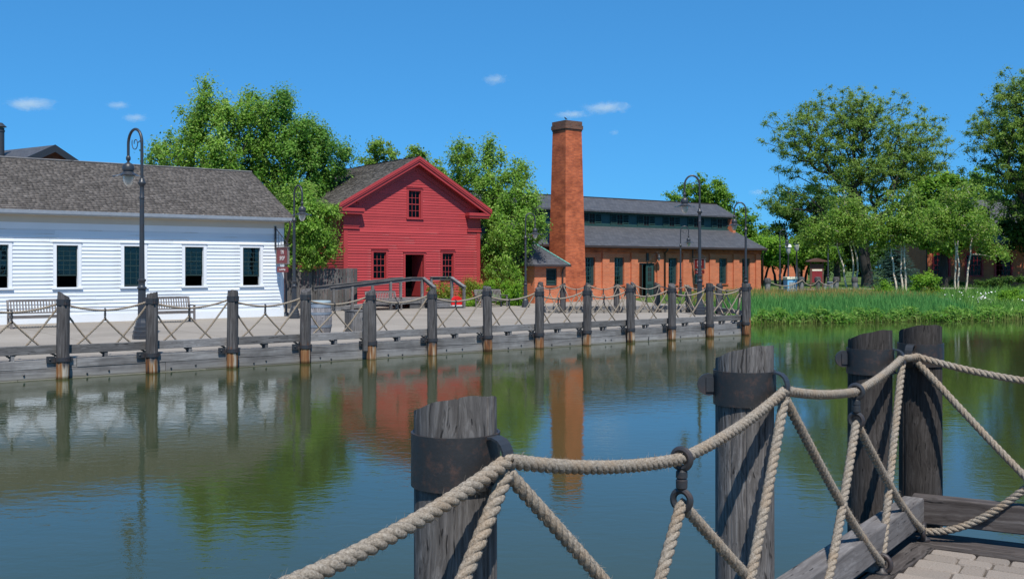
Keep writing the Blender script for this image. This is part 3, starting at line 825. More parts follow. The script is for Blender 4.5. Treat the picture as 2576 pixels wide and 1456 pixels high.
PN = {1: Vector((-.15, 2.646, 0)), 2: Vector((.959, 4.10, 0)), 3: Vector((1.996, 5.54, 0)), 4: Vector((2.367, 5.76, 0))}
near_post(PN[1], .1085, 1.734, .17, aazm, 'big slant-topped grey post with rusty band, closest to the camera', 1, ear=0)
near_post(PN[2], .1165, 1.748, .17, aazm, 'slant-topped grey post with a knot, second closest to the camera', 2, ear=R(180 - 53) + .0)
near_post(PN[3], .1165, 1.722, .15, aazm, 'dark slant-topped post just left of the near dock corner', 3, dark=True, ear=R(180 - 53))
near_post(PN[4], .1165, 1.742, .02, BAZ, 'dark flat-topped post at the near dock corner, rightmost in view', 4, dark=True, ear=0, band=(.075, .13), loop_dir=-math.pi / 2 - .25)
PN[0] = PN[1] - A * 1.83; PN[5] = PN[4] + B * 1.8
near_post(PN[0], .112, 1.75, .17, aazm, 'near dock post just outside the frame, before the closest post', 5, ear=0)
near_post(PN[5], .112, 1.75, .1, BAZ, 'near dock post just outside the frame beyond the corner', 6, ear=0)

# near ropes
RR = .0198
def loopA(k): return PN[k] - AN * .172 + Vector((0, 0, 1.607))
def loopB(k): return PN[k] - BN * .172 + Vector((0, 0, 1.6))
def midA(p, q, z): 
    c = (PN[p] + PN[q]) / 2 - AN * .19; return Vector((c.x, c.y, z))
def fuzz(name, arrs, parent, n):
    Vs, Fs = [], []
    for P, T, N, B_ in arrs:
        i = RNG.integers(0, len(P), n); a = RNG.uniform(0, 2 * np.pi, n)
        d = N[i] * np.cos(a)[:, None] + B_[i] * np.sin(a)[:, None]
        base = P[i] + d * RR * .95; l = RNG.uniform(.005, .02, n)[:, None]
        tip = base + d * l * .8 + T[i] * l * RNG.normal(0, 1, n)[:, None] + RNG.normal(0, .003, (n, 3))
        sd = np.cross(d, T[i]) * .0006
        b = sum(len(v) for v in Vs); Vs.append(np.stack([base - sd, base + sd, tip], 1).reshape(-1, 3)); Fs.append(np.arange(3 * n).reshape(n, 3) + b)
    o = obj(name, fast_mesh(name, np.concatenate(Vs), np.concatenate(Fs), M['rope']), parent); tag(o, kind='stuff'); return o
def near_bay(label, specs, swv=None, rings=()):
    t = thing('rope_swag', label, 'rope', (0, 0, 0), 0, 'rope swags of the near dock corner'); arrs = []
    for nm, pts in specs:
        Vv, Ff, P, T, N, B_ = rope_arrays(pts, RR, .095, 18, 9); obj(nm, fast_mesh(nm, Vv, Ff, M['rope'], smooth=True), t); arrs.append((P, T, N, B_))
    fuzz('rope_fibres', arrs, t, 900)
    if swv:
        c, ax = swv; s = MB(); swivel(s, c, 1.0, ax); s.build('swivel', M['iron'], t, True, autosmooth=35)
    for c, ax in rings:
        f = MB(); floor_ring(f, c, ax, 1.15); f.build('floor_ring', M['iron'], t, True, autosmooth=50)
    return t
def two(a, m, b, d=.03): return sag(a, m, d, 20) + sag(m, b, d, 20)[1:]
low = Vector((0, 0, -.135 - .012))
z_ = Vector((0, 0, NZ + .05))
s01, s12, s23 = midA(0, 1, 1.47), midA(1, 2, 1.475), midA(2, 3, 1.515)
ringAt = lambda v: Vector((v.x, v.y, NZ + .05))
foot = {k: ringAt(PN[k] - AN * .26) for k in (0, 1, 2)}
r01, r12 = ringAt((PN[0] + PN[1]) / 2 - AN * .28), ringAt((PN[1] + PN[2]) / 2 - AN * .3)
r23 = ground(2218, 1416, NZ + .05); corner = ground(2324, 1335, NZ + .05)
near_bay('thick twisted rope running out of the bottom of the frame from the closest post', [
    ('top_rope', two(loopA(0), s01, loopA(1))), ('post_rope', hang(loopA(0) - Vector((0, 0, .03)), r01, .06)), ('post_rope', hang(loopA(1) - Vector((0, 0, .03)), r01, .02)),
    ('hanging_rope', hang(s01 + low, foot[0], .12)), ('hanging_rope', hang(s01 + low, foot[1], .05))], (s01, A), [(Vector((r01.x, r01.y, NZ)), A)])
near_bay('thick twisted rope swag with iron swivel between the two closest posts', [
    ('top_rope', two(loopA(1), s12, loopA(2), .022)), ('post_rope', hang(loopA(1) - Vector((0, 0, .03)), r12, -.03)), ('post_rope', hang(loopA(2) - Vector((0, 0, .03)), r12, .12)),
    ('hanging_rope', hang(s12 + low, foot[1], .22)), ('hanging_rope', hang(s12 + low, foot[2], .02))], (s12, A), [(Vector((r12.x, r12.y, NZ)), A), (Vector((foot[2].x, foot[2].y, NZ)), A)])
near_bay('thick twisted rope swag with iron swivel left of the near dock corner', [
    ('top_rope', two(loopA(2), s23, loopA(3), .015) + sag(loopA(3), loopB(4), .004, 8)[1:]), ('post_rope', hang(loopA(2) - Vector((0, 0, .03)), r23, .05)), ('post_rope', hang(loopA(3) - Vector((0, 0, .03)), r23, -.02)),
    ('hanging_rope', hang(s23 + low, foot[2], .2)), ('hanging_rope', hang(s23 + low, corner, .06))], (s23, A), [(Vector((r23.x, r23.y, NZ)), A), (Vector((corner.x, corner.y, NZ)), B)])
c45 = (PN[4] + PN[5]) / 2 - BN * .19; s45 = Vector((c45.x, c45.y, 1.47)); r45 = ringAt((PN[4] + PN[5]) / 2 - BN * .3); f5 = ringAt(PN[5] - BN * .26)
near_bay('thick twisted rope swag leaving the corner post towards the right edge', [
    ('top_rope', two(loopB(4), s45, loopB(5), .03)), ('post_rope', hang(loopB(4) - Vector((0, 0, .03)), r45, .03)), ('post_rope', hang(loopB(5) - Vector((0, 0, .03)), r45, .05)),
    ('hanging_rope', hang(s45 + low, corner, .16)), ('hanging_rope', hang(s45 + low, f5, .1))], (s45, B), [(Vector((r45.x, r45.y, NZ)), B)])

# ================================================================== BUILDINGS
def wall_cells(mb, x0, x1, z0, z1, y0, y1, openings):
    """solid wall with rectangular openings"""
    xs_ = sorted({x0, x1, *[o[0] for o in openings], *[o[1] for o in openings]})
    xs_ = [x for x in xs_ if x0 <= x <= x1]
    for a, b in zip(xs_, xs_[1:]):
        zs_ = sorted((o[2], o[3]) for o in openings if o[0] <= a + 1e-6 and o[1] >= b - 1e-6)
        z = z0
        for za, zb in zs_:
            if za > z: mb.box(a, b, y0, y1, z, za)
            z = max(z, zb)
        if z < z1: mb.box(a, b, y0, y1, z, z1)

CLAP = {}
def clap_unit(h, mat):
    k = (round(h, 3), mat.name)
    if k not in CLAP:
        CLAP[k] = MB().prism([(0, 0), (1, 0), (1, h), (0, h)], 0, 1)  # placeholder, replaced below
        t = .034
        vs = [(0, -t, 0), (1, -t, 0), (1, 0, 0), (0, 0, 0), (0, -.007, h + .012), (1, -.007, h + .012), (1, 0, h + .012), (0, 0, h + .012)]
        CLAP[k] = MB().add(vs, [(0, 3, 2, 1), (4, 5, 6, 7), (0, 1, 5, 4), (1, 2, 6, 5), (2, 3, 7, 6), (3, 0, 4, 7)]).mesh('clapboard', mat)
    return CLAP[k]

def clapboards(parent, x0, x1, z0, z1, h, mat, openings=(), M4=None, maxlen=4.2, rg=random.Random(4)):
    me = clap_unit(h, mat); z = z0
    while z < z1 - .02:
        cuts = sorted((o[0], o[1]) for o in openings if o[2] < z + h * .75 and o[3] > z + h * .25)
        segs = []; x = x0
        for a, b in cuts:
            if a > x + .01: segs.append((x, a))
            x = max(x, b)
        if x < x1 - .01: segs.append((x, x1))
        for a, b in segs:
            while b - a > .01:
                l = b - a if b - a < maxlen else rg.uniform(2.0, maxlen)
                o = obj('clapboard', me, parent, loc=(a, rg.uniform(-.003, 0), z + rg.uniform(-.004, .004)), scale=(l - .003, 1, 1))
                o.rotation_euler = (rg.uniform(-.02, .02), rg.uniform(-.0012, .0012) * (4.2 / max(l, .5)) * .5, 0)
                if M4 is not None: o.matrix_local = M4 @ Matrix.LocRotScale(o.location, o.rotation_euler, o.scale)
                a += l
        z += h

SH = {}
def shingles(parent, part, x0, x1, ye, ze, yr, zr, exposure, mat, cam_local, limit=300, wrange=(.12, .2), rough=1.0, seed=3):
    """courses from eave (ye,ze) to ridge (yr,zr); local y,z"""
    rg = random.Random(seed); sl = math.hypot(yr - ye, zr - ze); dy, dz = (yr - ye) / sl, (zr - ze) / sl
    ny_, nz_ = -dz, dy
    if nz_ < 0: ny_, nz_ = -ny_, -nz_
    rx = math.atan2(dz, dy)
    items = []; s = -.03; row = 0
    while s < sl - .05:
        x = x0 - rg.uniform(0, .15)
        while x < x1:
            w_ = rg.uniform(*wrange); a, b = max(x, x0), min(x + w_, x1)
            if b - a > .03:
                items.append((a, b, s + rg.uniform(-.018, .018) * rough, rg.uniform(0, .02) * rough, rg.random(), rg.uniform(-.03, .03) * rough, rg.uniform(-.5, .5) * .03 * rough))
            x += w_
        s += exposure; row += 1
    ln = exposure * 1.55; th = .022
    def centre(it): return Vector(((it[0] + it[1]) / 2, ye + dy * it[2], ze + dz * it[2]))
    items.sort(key=lambda it: (centre(it) - cam_local).length)
    if 'u' not in SH: SH['u'] = {}
    key = (mat.name, round(ln, 3))
    if key not in SH['u']:
        SH['u'][key] = MB().add([(0, 0, .004), (1, 0, .004), (1, 0, .004 + th), (0, 0, .004 + th), (0, ln, -.006), (1, ln, -.006), (1, ln, .002), (0, ln, .002)],
                                [(0, 1, 2, 3), (3, 2, 6, 7), (0, 3, 7, 4), (1, 5, 6, 2), (4, 7, 6, 5), (0, 4, 5, 1)]).mesh('shingle', mat)
    flip = dy < 0
    Vs, Fs, Rn = [], [], []
    base = np.array([v.co[:] for v in SH['u'][key].vertices]); faces = np.array([p.vertices[:] for p in SH['u'][key].polygons])
    for i, (a, b, s_, lift, rn, rz_, tw) in enumerate(items):
        rot = Matrix.Rotation(rx, 4, 'X') @ Matrix.Rotation(rz_ * .5, 4, 'Z') @ Matrix.Rotation(tw - lift * .6, 4, 'X')
        m4 = Matrix.Translation((a, ye + dy * s_ + ny_ * .002, ze + dz * s_ + nz_ * .002)) @ rot @ Matrix.Diagonal((b - a - .004, 1, 1, 1))
        if i < limit:
            o = obj('shingle', SH['u'][key], part); o.matrix_local = m4
        else:
            mm = np.array(m4); v_ = base @ mm[:3, :3].T + mm[:3, 3]
            Fs.append(faces + 8 * len(Vs)); Vs.append(v_); Rn.append(np.full(8, rn))
    if Vs:
        o = obj('shingle_courses', fast_mesh('shingle_courses', np.concatenate(Vs), np.concatenate(Fs), mat, {'rnd': np.concatenate(Rn)}), part); tag(o, kind='stuff')

def window(parent, xc, z0, z1, w, frame_mat, sash_mat, cols, rows, open_rows=0, casing=.1, y=0.0, depth=.13, sill=True, glass='glass'):
    """casing round an opening centred at xc, local wall face y; panes are pieces of the window"""
    a, b = xc - w / 2, xc + w / 2
    mb = MB(); c = casing; yo = y - .045
    mb.box(a - c, a, yo, y + .02, z0 - .0, z1 + c); mb.box(b, b + c, yo, y + .02, z0 - .0, z1 + c); mb.box(a, b, yo, y + .02, z1, z1 + c)
    mb.box(a - c - .02, b + c + .02, yo - .03, y + .02, z1 + c, z1 + c + .025)
    mb.box(a - .001, a + .012, y + .021, y + depth, z0, z1); mb.box(b - .012, b + .001, y + .021, y + depth, z0, z1); mb.box(a + .012, b - .012, y + .021, y + depth, z1 - .012, z1 + .001)
    win = mb.build('window', frame_mat, parent)
    if sill: MB().box(a - c - .03, b + c + .03, yo - .04, y + depth, z0 - .06, z0).build('sill', frame_mat, win)
    s = MB(); ys, t = y + .07, .022
    zb = z0 + (z1 - z0) * open_rows
    mid = (z0 + z1) / 2
    s.box(a + .013, a + .04, ys - t, ys, zb, z1 - .013); s.box(b - .04, b - .013, ys - t, ys, zb, z1 - .013)
    s.box(a + .04, b - .04, ys - t, ys, zb, zb + .045); s.box(a + .04, b - .04, ys - t, ys, z1 - .04, z1 - .013)
    xa, xb, za, zc = a + .04, b - .04, zb + .045, z1 - .04
    s.box(xa, xb, ys - t - .012, ys - t, (za + zc) / 2 - .018, (za + zc) / 2 + .018)
    mt = .009
    for i in range(1, cols):
        x = xa + (xb - xa) * i / cols; s.box(x - mt, x + mt, ys - t * .8, ys - .002, za, zc)
    for j in range(1, rows):
        z = za + (zc - za) * j / rows; s.box(xa, xb, ys - t * .7, ys - .003, z - mt, z + mt)
    s.build('sash', sash_mat, win)
    key = ('pane', glass, round((xb - xa) / cols, 3), round((zc - za) / rows, 3))
    if key not in SH:
        dx, dz = (xb - xa) / cols, (zc - za) / rows
        SH[key] = MB().box(mt, dx - mt, 0, .003, mt, dz - mt).mesh('pane', M[glass])
    for i in range(cols):
        for j in range(rows):
            o = obj('pane', SH[key], win, loc=(xa + (xb - xa) * i / cols, ys - .014, za + (zc - za) * j / rows))
            o.rotation_euler = (random.uniform(-.01, .01), 0, random.uniform(-.012, .012))
    return win

def cam_in(loc, az):
    d = Vector((0, 0, EYE)) - Vector(loc); c, s = math.cos(-az), math.sin(-az)
    return Vector((d.x * c - d.y * s, d.x * s + d.y * c, d.z))

def text_mesh(name, body, size, mat, parent, loc, rot, extrude=.004, sx=1.0):
    cu = bpy.data.curves.new(name, 'FONT'); cu.body = body; cu.size = size; cu.extrude = extrude; cu.align_x = 'CENTER'; cu.align_y = 'CENTER'; cu.resolution_u = 3
    tmp = bpy.data.objects.new('tmp_text', cu); COL.objects.link(tmp)
    bpy.context.view_layer.update()
    me = bpy.data.meshes.new_from_object(tmp.evaluated_get(bpy.context.evaluated_depsgraph_get()))
    bpy.data.objects.remove(tmp); me.materials.clear(); me.materials.append(mat)
    o = obj(name, me, parent, loc=loc); o.rotation_euler = rot; o.scale = (sx, 1, 1); return o

# ------------------------------------------------------------------ white clapboard house
WBL = Vector((-8.28, 35.95, DECK))
wb = thing('clapboard_house', 'long white clapboard house with grey shingle roof and dark sash windows', 'house', WBL, TH)
W0, W1 = -17.0, 0.0; WT = 3.42; WR = 5.5; WD = 7.5
wx = [-1.2, -3.24, -5.24, -7.30, -9.31, -11.35, -13.4]
ww, wz0, wz1 = .64, 1.13, 2.46
ops = [(x - ww / 2, x + ww / 2, wz0, wz1) for x in wx]
mb = MB(); wall_cells(mb, W0, W1, 0, WT, 0, .12, ops); mb.build('wall', M['white'], wb)
mb = MB(); mb.box(W0, W0 + .12, .12, WD - .12, 0, WT); mb.box(W1 - .12, W1, .12, WD - .12, 0, WT); mb.box(W0, W1, WD - .12, WD, 0, WT)
mb.build('side_wall', M['white'], wb)
gb = MB()
for gx in (W0 + .02, W1 - .1):
    gb.add([(gx, .0, WT), (gx + .08, .0, WT), (gx, WD, WT), (gx + .08, WD, WT), (gx, WD / 2, WR - .12), (gx + .08, WD / 2, WR - .12)], [(0, 2, 4), (1, 5, 3), (0, 4, 5, 1), (2, 3, 5, 4)])
gb.build('gable', M['white'], wb)
fops = [(x - ww / 2 - .1, x + ww / 2 + .1, wz0 - .06, wz1 + .12) for x in wx]
clapboards(wb, W0, W1 - .12, .24, 2.95, .122, M['white'], fops, rg=random.Random(8))
MB().box(W0, W1 + .02, -.035, -.001, .0, .24).build('base_board', M['white_trim'], wb)
MB().box(W1 - .12, W1 + .02, -.035, -.001, .241, 3.0).build('corner_board', M['white_trim'], wb)
MB().box(W0, W1 + .02, -.04, -.001, 2.96, 3.16).build('frieze_board', M['white_trim'], wb)
MB().box(W0, W1 + .02, -.055, -.001, 3.161, WT).build('frieze_board', M['soffit'], wb)
for i, x in enumerate(wx):
    window(wb, x, wz0, wz1, ww, M['white_trim'], M['green_dark'], 3, 6, open_rows=[.24, .26, .02, .27, .27, .2, .2][i], casing=.1)
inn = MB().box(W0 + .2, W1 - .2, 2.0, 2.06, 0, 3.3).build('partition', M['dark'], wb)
# roof
rf = MB(); ye, ze, yr, zr = -.36, 3.50, WD / 2, 5.5
rf.prism([(0, 0), (1, 0), (1, 1), (0, 1)], 0, 1) if False else None
def slope_slab(mb, x0, x1, ye, ze, yr, zr, th):
    vs = [(x, y, z) for x in (x0, x1) for (y, z) in ((ye, ze), (yr, zr), (yr, zr - th), (ye, ze - th))]
    mb.add(vs, [(0, 1, 2, 3), (4, 7, 6, 5), (0, 4, 5, 1), (1, 5, 6, 2), (2, 6, 7, 3), (3, 7, 4, 0)])
slope_slab(rf, W0 - .3, W1 + .3, ye, ze, yr, zr, .1); slope_slab(rf, W0 - .3, W1 + .3, WD + .36, ze, yr + .001, zr, .1)
roof = rf.build('roof', M['shingle'], wb)
shingles(wb, roof, W0 - .31, W1 + .31, ye - .02, ze + .005, yr, zr + .005, .155, M['shingle'], cam_in(WBL, TH), 300, (.11, .2), .9)
MB().box(W0 - .3, W1 + .3, yr - .1, yr + .1, zr - .005, zr + .045).build('ridge_cap', M['wood_x'], wb, bevel=.02)
gt = MB()
gt.add([(x, y, z) for x in (W0 - .3, W1 + .28) for y, z in ((-.37, 3.40), (-.46, 3.43), (-.48, 3.53), (-.47, 3.53), (-.45, 3.45), (-.37, 3.42))],
       [(i, (i + 1) % 6, (i + 1) % 6 + 6, i + 6) for i in range(6)] + [(5, 4, 3, 2, 1, 0), (6, 7, 8, 9, 10, 11)])
gut = gt.build('gutter', M['gutter'], wb)
for k in range(12):
    MB().box(W1 - .4 - k * 1.35, W1 - .37 - k * 1.35, -.485, -.355, 3.525, 3.535).build('gutter_strap', M['white_trim'], gut)
MB().box(W0, W1 + .25, -.36, -.056, 3.385, 3.398).build('soffit', M['soffit'], wb)
ds = MB(); ds.tube([(.1, -.41, 3.44), (.1, -.41, 3.3), (.12, -.25, 3.0), (.1, -.12, 2.75), (.08, -.08, 2.5), (.08, -.08, .15), (.12, -.2, .05)], .045, 8); ds.build('downspout', M['brown_metal'], wb, True)

# hanging sign of the white house
def hanging_sign(label, loc, az, l1, l2, s=1.0, out=.75, small='Greenfield Village'):
    """bracket sign, local -y points away from the wall; board lies in the y,z plane"""
    t = thing('hanging_sign', label, 'sign', loc, az)
    MB().box(-.03, .03, -.045, -.005, -.1, .75).build('wall_bar', M['iron'], t)
    br = MB(); br.bar((0, -.03, .05), (0, -out - .12, .05), .035, .035); br.bar((0, -.04, .68), (0, -out, .07), .02, .02)
    for k in (.2, .35, .5): br.bar((0, -k * out / .75, .06), (0, -k * out / .75, .68 - .61 * (k * out / .75) / out), .012, .012)
    br.build('bracket', M['iron'], t)
    y0, y1 = -out - .02, -.12
    fr = MB(); fr.box(-.04, .04, y0 - .06, y1 + .08, -.03, .0); fr.box(-.03, .03, y0, y0 + .06, -.58, -.031); fr.box(-.03, .03, y1 - .06, y1, -.58, -.031); fr.box(-.03, .03, y0, y1, -.62, -.581)
    fr.build('frame', M['bench'], t)
    b = MB().box(-.015, .015, y0 + .061, y1 - .061, -.579, -.032).build('board', M['sign_red'], t)
    yc = (y0 + y1) / 2; fx = (y1 - y0) / .65
    for sgn in (-1, 1):
        rot = (R(90), 0, R(-90 if sgn < 0 else 90))
        text_mesh('lettering', l1, .21, M['letter'], b, (sgn * .017, yc, -.2), rot, .002, .62 * fx * (.72 if len(l1) > 4 else .8))
        text_mesh('lettering', l2, .21, M['letter'], b, (sgn * .017, yc, -.41), rot, .002, .62 * fx * .8)
    b2 = MB().box(-.012, .012, y0 + .06, y1 - .06, -.9, -.71).build('lower_board', M['sign_red'], t)
    for sgn in (-1, 1):
        text_mesh('lettering', small, .075, M['letter'], b2, (sgn * .014, yc, -.805), (R(90), 0, R(-90 if sgn < 0 else 90)), .002, .62 * fx)
    ch = MB(); ch.bar((0, y0 + .12, -.62), (0, y0 + .12, -.71), .014, .014); ch.bar((0, y1 - .12, -.62), (0, y1 - .12, -.71), .014, .014); ch.build('hanger', M['iron'], t)
    MB().box(-.02, .02, yc - .16, yc + .16, -.69, -.64).build('tag_board', M['letter'], t)
    return t
p = WBL + U * (-.32) - V * .04; hanging_sign('red hanging sign reading Tin Shop on the white house corner', (p.x, p.y, 2.85 + .0), TH, 'TIN', 'SHOP', out=1.15)

# ------------------------------------------------------------------ red gabled house
RBL = Vector((-7.53, 44.5, DECK)); RW, RD = 7.37, 9.0
rb = thing('gabled_house', 'barn-red clapboard house with front gable, open door and mossy shingle roof', 'house', RBL, TH)
RA, RE = 6.92, 4.59; RC = RW / 2; rs = (RA - RE) / (RC + .4)      # apex, eave tip, slope
def zroof(x): return RA - rs * abs(x - RC)
rwin = [(RC - 1.88, 1.23, 2.47, .66), (RC + 1.83, 1.23, 2.45, .62), (RC - .02, 4.08, 5.37, .66)]
door = (RC - .53, RC + .48, .38, 2.37)
ops = [(x - w_ / 2, x + w_ / 2, a, b) for x, a, b, w_ in rwin] + [door]
mb = MB(); wall_cells(mb, 0, RW, 0, 4.0, 0, .12, [o for o in ops if o[3] < 4]); mb.build('wall', M['red'], rb)
# gable wall above 4.0 with window opening
gm = MB(); x0_, x1_ = rwin[2][0] - .33, rwin[2][0] + .33
def gcol(a, b, zl):
    n = 6
    for i in range(n):
        xa, xb = a + (b - a) * i / n, a + (b - a) * (i + 1) / n
        gm.add([(xa, 0, zl), (xb, 0, zl), (xb, 0, zroof(xb) - .13), (xa, 0, zroof(xa) - .13), (xa, .12, zl), (xb, .12, zl), (xb, .12, zroof(xb) - .13), (xa, .12, zroof(xa) - .13)],
               [(0, 1, 2, 3), (7, 6, 5, 4), (0, 4, 5, 1), (3, 2, 6, 7), (0, 3, 7, 4), (1, 5, 6, 2)])
gcol(0, x0_, 4.0); gcol(x1_, RW, 4.0); gcol(x0_, x1_, 5.37); gm.box(x0_, x1_, 0, .12, 4.0, 4.08)
gm.build('gable', M['red'], rb)
mb = MB(); mb.box(0, .12, .121, RD, 0, zroof(0) - .14); mb.box(RW - .12, RW, .121, RD, 0, zroof(0) - .14); mb.box(.12, RW - .12, RD - .12, RD, 0, zroof(0) - .2); mb.build('side_wall', M['red'], rb)
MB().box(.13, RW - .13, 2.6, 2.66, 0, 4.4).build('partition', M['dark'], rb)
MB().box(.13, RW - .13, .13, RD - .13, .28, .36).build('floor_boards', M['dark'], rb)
cops = [(x - w_ / 2 - .1, x + w_ / 2 + .1, a - .05, b + .11) for x, a, b, w_ in rwin] + [(door[0] - .1, door[1] + .1, 0, door[3] + .11)]
H = .121
clapboards(rb, .15, RW - .15, .1, 3.5, H, M['red'], cops, rg=random.Random(12), maxlen=5)
rg = random.Random(2); z = .1 + H * 28
while z < RA - .75:
    # inside the raking mouldings
    def xin(zz): return max(.15 if zz < 3.52 else .0, RC - (RA - .62 - zz) / rs)
    xl, xr = xin(z), RW - xin(z); xl2, xr2 = xin(z + H), RW - xin(z + H)
    if z < 4.2: xl = max(xl, .72); xr = min(xr, RW - .72); xl2 = max(xl2, .72); xr2 = min(xr2, RW - .72)
    cuts = [(o[0], o[1]) for o in cops[2:3] if o[2] < z + H * .75 and o[3] > z + H * .25]
    segs = [(xl, xr, xl2, xr2)] if not cuts else [(xl, cuts[0][0], xl2, cuts[0][0]), (cuts[0][1], xr, cuts[0][1], xr2)]
    for a, b, a2, b2 in segs:
        if b - a < .05: continue
        if b2 <= a2: a2 = b2 = (a2 + b2) / 2
        y_ = rg.uniform(-.003, 0)
        MB().add([(a, y_ - .024, z), (b, y_ - .024, z), (b, y_, z), (a, y_, z), (a2, y_ - .007, z + H + .01), (b2, y_ - .007, z + H + .01), (b2, y_, z + H + .01), (a2, y_, z + H + .01)],
                 [(0, 3, 2, 1), (4, 5, 6, 7), (0, 1, 5, 4), (1, 2, 6, 5), (2, 3, 7, 6), (3, 0, 4, 7)]).build('clapboard', M['red'], rb)
    z += H
clapboards(rb, 0, RD, .1, 4.2, H, M['red'], (), M4=Matrix.Rotation(R(-90), 4, 'Z') @ Matrix.Translation((-RD, 0, 0)), rg=random.Random(14), maxlen=5)
# trim
for x in (0, RW - .15): MB().box(x - .02, x + .17, -.045, -.001, 0, 3.5).build('corner_board', M['red_trim'], rb)
for sgn in (0, 1):
    def X(a): return a if not sgn else RW - a
    def bx(mb, a, b, *r): mb.box(min(X(a), X(b)), max(X(a), X(b)), *r)
    mb = MB(); bx(mb, -.04, .72, -.05, -.001, 3.52, 4.16); mb.build('frieze_block', M['red_trim'], rb)
    mb = MB(); bx(mb, -.07, .76, -.085, -.051, 3.5, 3.56); bx(mb, -.06, .75, -.075, -.051, 3.63, 3.67); mb.build('capital_moulding', M['red_trim'], rb)
    mb = MB(); bx(mb, -.36, .82, -.36, -.001, 4.16, 4.27); bx(mb, -.40, .86, -.40, -.001, 4.271, 4.36); bx(mb, -.38, .84, -.38, -.001, 4.361, 4.42); mb.build('cornice_return', M['red_trim'], rb)
    mb = MB(); bx(mb, -.38, -.001, 0.002, RD, 4.19, 4.28); bx(mb, -.40, -.36, .002, RD, 4.281, 4.42); mb.build('eave_box', M['red_trim'], rb)
    # raking cornice: fascia, crown and soffit
    sx = -1 if not sgn else 1
    def strip(off0, off1, y0, y1, name, xa=-.44):
        pts = []
        e = X(xa)
        z0a, z1a = zroof(e), zroof(RC)
        poly = [(e, z0a - off0), (RC, z1a - off0), (RC, z1a - off1), (e, z0a - off1)]
        if sgn: poly = poly[::-1]
        MB().prism(poly, y0, y1).build(name, M['red_trim'], rb)
    strip(-.03, .115, -.47, -.425, 'rake_crown'); strip(.116, .19, -.45, -.40, 'rake_crown'); strip(.191, .34, -.405, -.37, 'rake_fascia', -.36)
    strip(.27, .30, -.37, -.05, 'rake_soffit', -.3); strip(.42, .52, -.075, -.024, 'bed_moulding', .62); strip(.521, .60, -.055, -.024, 'bed_moulding', .72)
dc = MB(); dc.box(door[0] - .1, door[0], -.045, .13, .38, door[3] + .1); dc.box(door[1], door[1] + .1, -.045, .13, .38, door[3] + .1); dc.box(door[0], door[1], -.045, .13, door[3], door[3] + .1); dc.box(door[0] - .13, door[1] + .13, -.075, -.0, door[3] + .101, door[3] + .13)
dfr = dc.build('door_frame', M['red_trim'], rb)
dl = MB().box(door[1] - .02, door[1] + .03, .14, 1.05, .4, door[3] - .02).build('door_leaf', M['red_trim'], rb)
for i, (x, a, b, w_) in enumerate(rwin): window(rb, x, a, b, w_, M['red_trim'], M['red_trim'], 3, 4, 0, .1, glass='glass_dim')
rf = MB()
for sgn in (0, 1):
    e = -.45 if not sgn else RW + .45
    poly = [(e, zroof(e)), (RC, RA), (RC, RA - .11), (e, zroof(e) - .11)]
    if sgn: poly = poly[::-1]
    rf.prism(poly, -.42, RD + .35)
roof = rf.build('roof', M['shingle_old'], rb)
# shingles: rotate a frame so that courses run along local y
ra = thing('tmp', 'x', 'x'); bpy.data.objects.remove(ra)
def shingle_side(sgn, limit):
    fr = bpy.data.objects.new('roof_slope', None)
    rg = random.Random(9); items = []
    sl = math.hypot(RC + .45, rs * (RC + .45)); s = -.03; ex = .17
    me = MB().add([(0, 0, .004), (1, 0, .004), (1, 0, .02), (0, 0, .02), (0, .27, -.006), (1, .27, -.006), (1, .27, .002), (0, .27, .002)],
                  [(0, 1, 2, 3), (3, 2, 6, 7), (0, 3, 7, 4), (1, 5, 6, 2), (4, 7, 6, 5), (0, 4, 5, 1)]).mesh('shingle', M['shingle_old'])
    ang = math.atan(rs); Vs, Fs, Rn = [], [], []; base = np.array([v.co[:] for v in me.vertices]); faces = np.array([p.vertices[:] for p in me.polygons])
    cl = cam_in(RBL, TH)
    while s < sl - .05:
        y = -.46
        while y < RD + .35:
            w_ = rg.uniform(.11, .2); items.append((y, min(w_, RD + .37 - y), s + rg.uniform(-.03, .03), rg.random(), rg.uniform(-.06, .06), rg.uniform(-.06, .01))); y += w_
        s += ex
    x_e = -.45
    if sgn == 0:
        mk = lambda it: Matrix.Translation((x_e + math.cos(ang) * it[2], it[0] + it[1], zroof(-.45) + math.sin(ang) * it[2] + .004)) @ Matrix.Rotation(R(-90), 4, 'Z') @ Matrix.Rotation(ang, 4, 'X') @ Matrix.Rotation(it[4] * .5, 4, 'Z') @ Matrix.Rotation(it[5], 4, 'X') @ Matrix.Diagonal((it[1] - .004, 1, 1, 1))
    else:
        mk = lambda it: Matrix.Translation((RW + .45 - math.cos(ang) * it[2], it[0], zroof(-.45) + math.sin(ang) * it[2] + .004)) @ Matrix.Rotation(R(90), 4, 'Z') @ Matrix.Rotation(ang, 4, 'X') @ Matrix.Rotation(it[5], 4, 'X') @ Matrix.Diagonal((it[1] - .004, 1, 1, 1))
    items.sort(key=lambda it: (mk(it).translation - cl).length)
    for i, it in enumerate(items):
        m4 = mk(it)
        if i < limit:
            o = obj('shingle', me, roof); o.matrix_local = m4
        else:
            mm = np.array(m4); Fs.append(faces + 8 * len(Vs)); Vs.append(base @ mm[:3, :3].T + mm[:3, 3]); Rn.append(np.full(8, it[3]))
    o = obj('shingle_courses', fast_mesh('shingle_courses', np.concatenate(Vs), np.concatenate(Fs), M['shingle_old'], {'rnd': np.concatenate(Rn)}), roof); tag(o, kind='stuff')
    bpy.data.objects.remove(fr)
shingle_side(0, 300); shingle_side(1, 0)

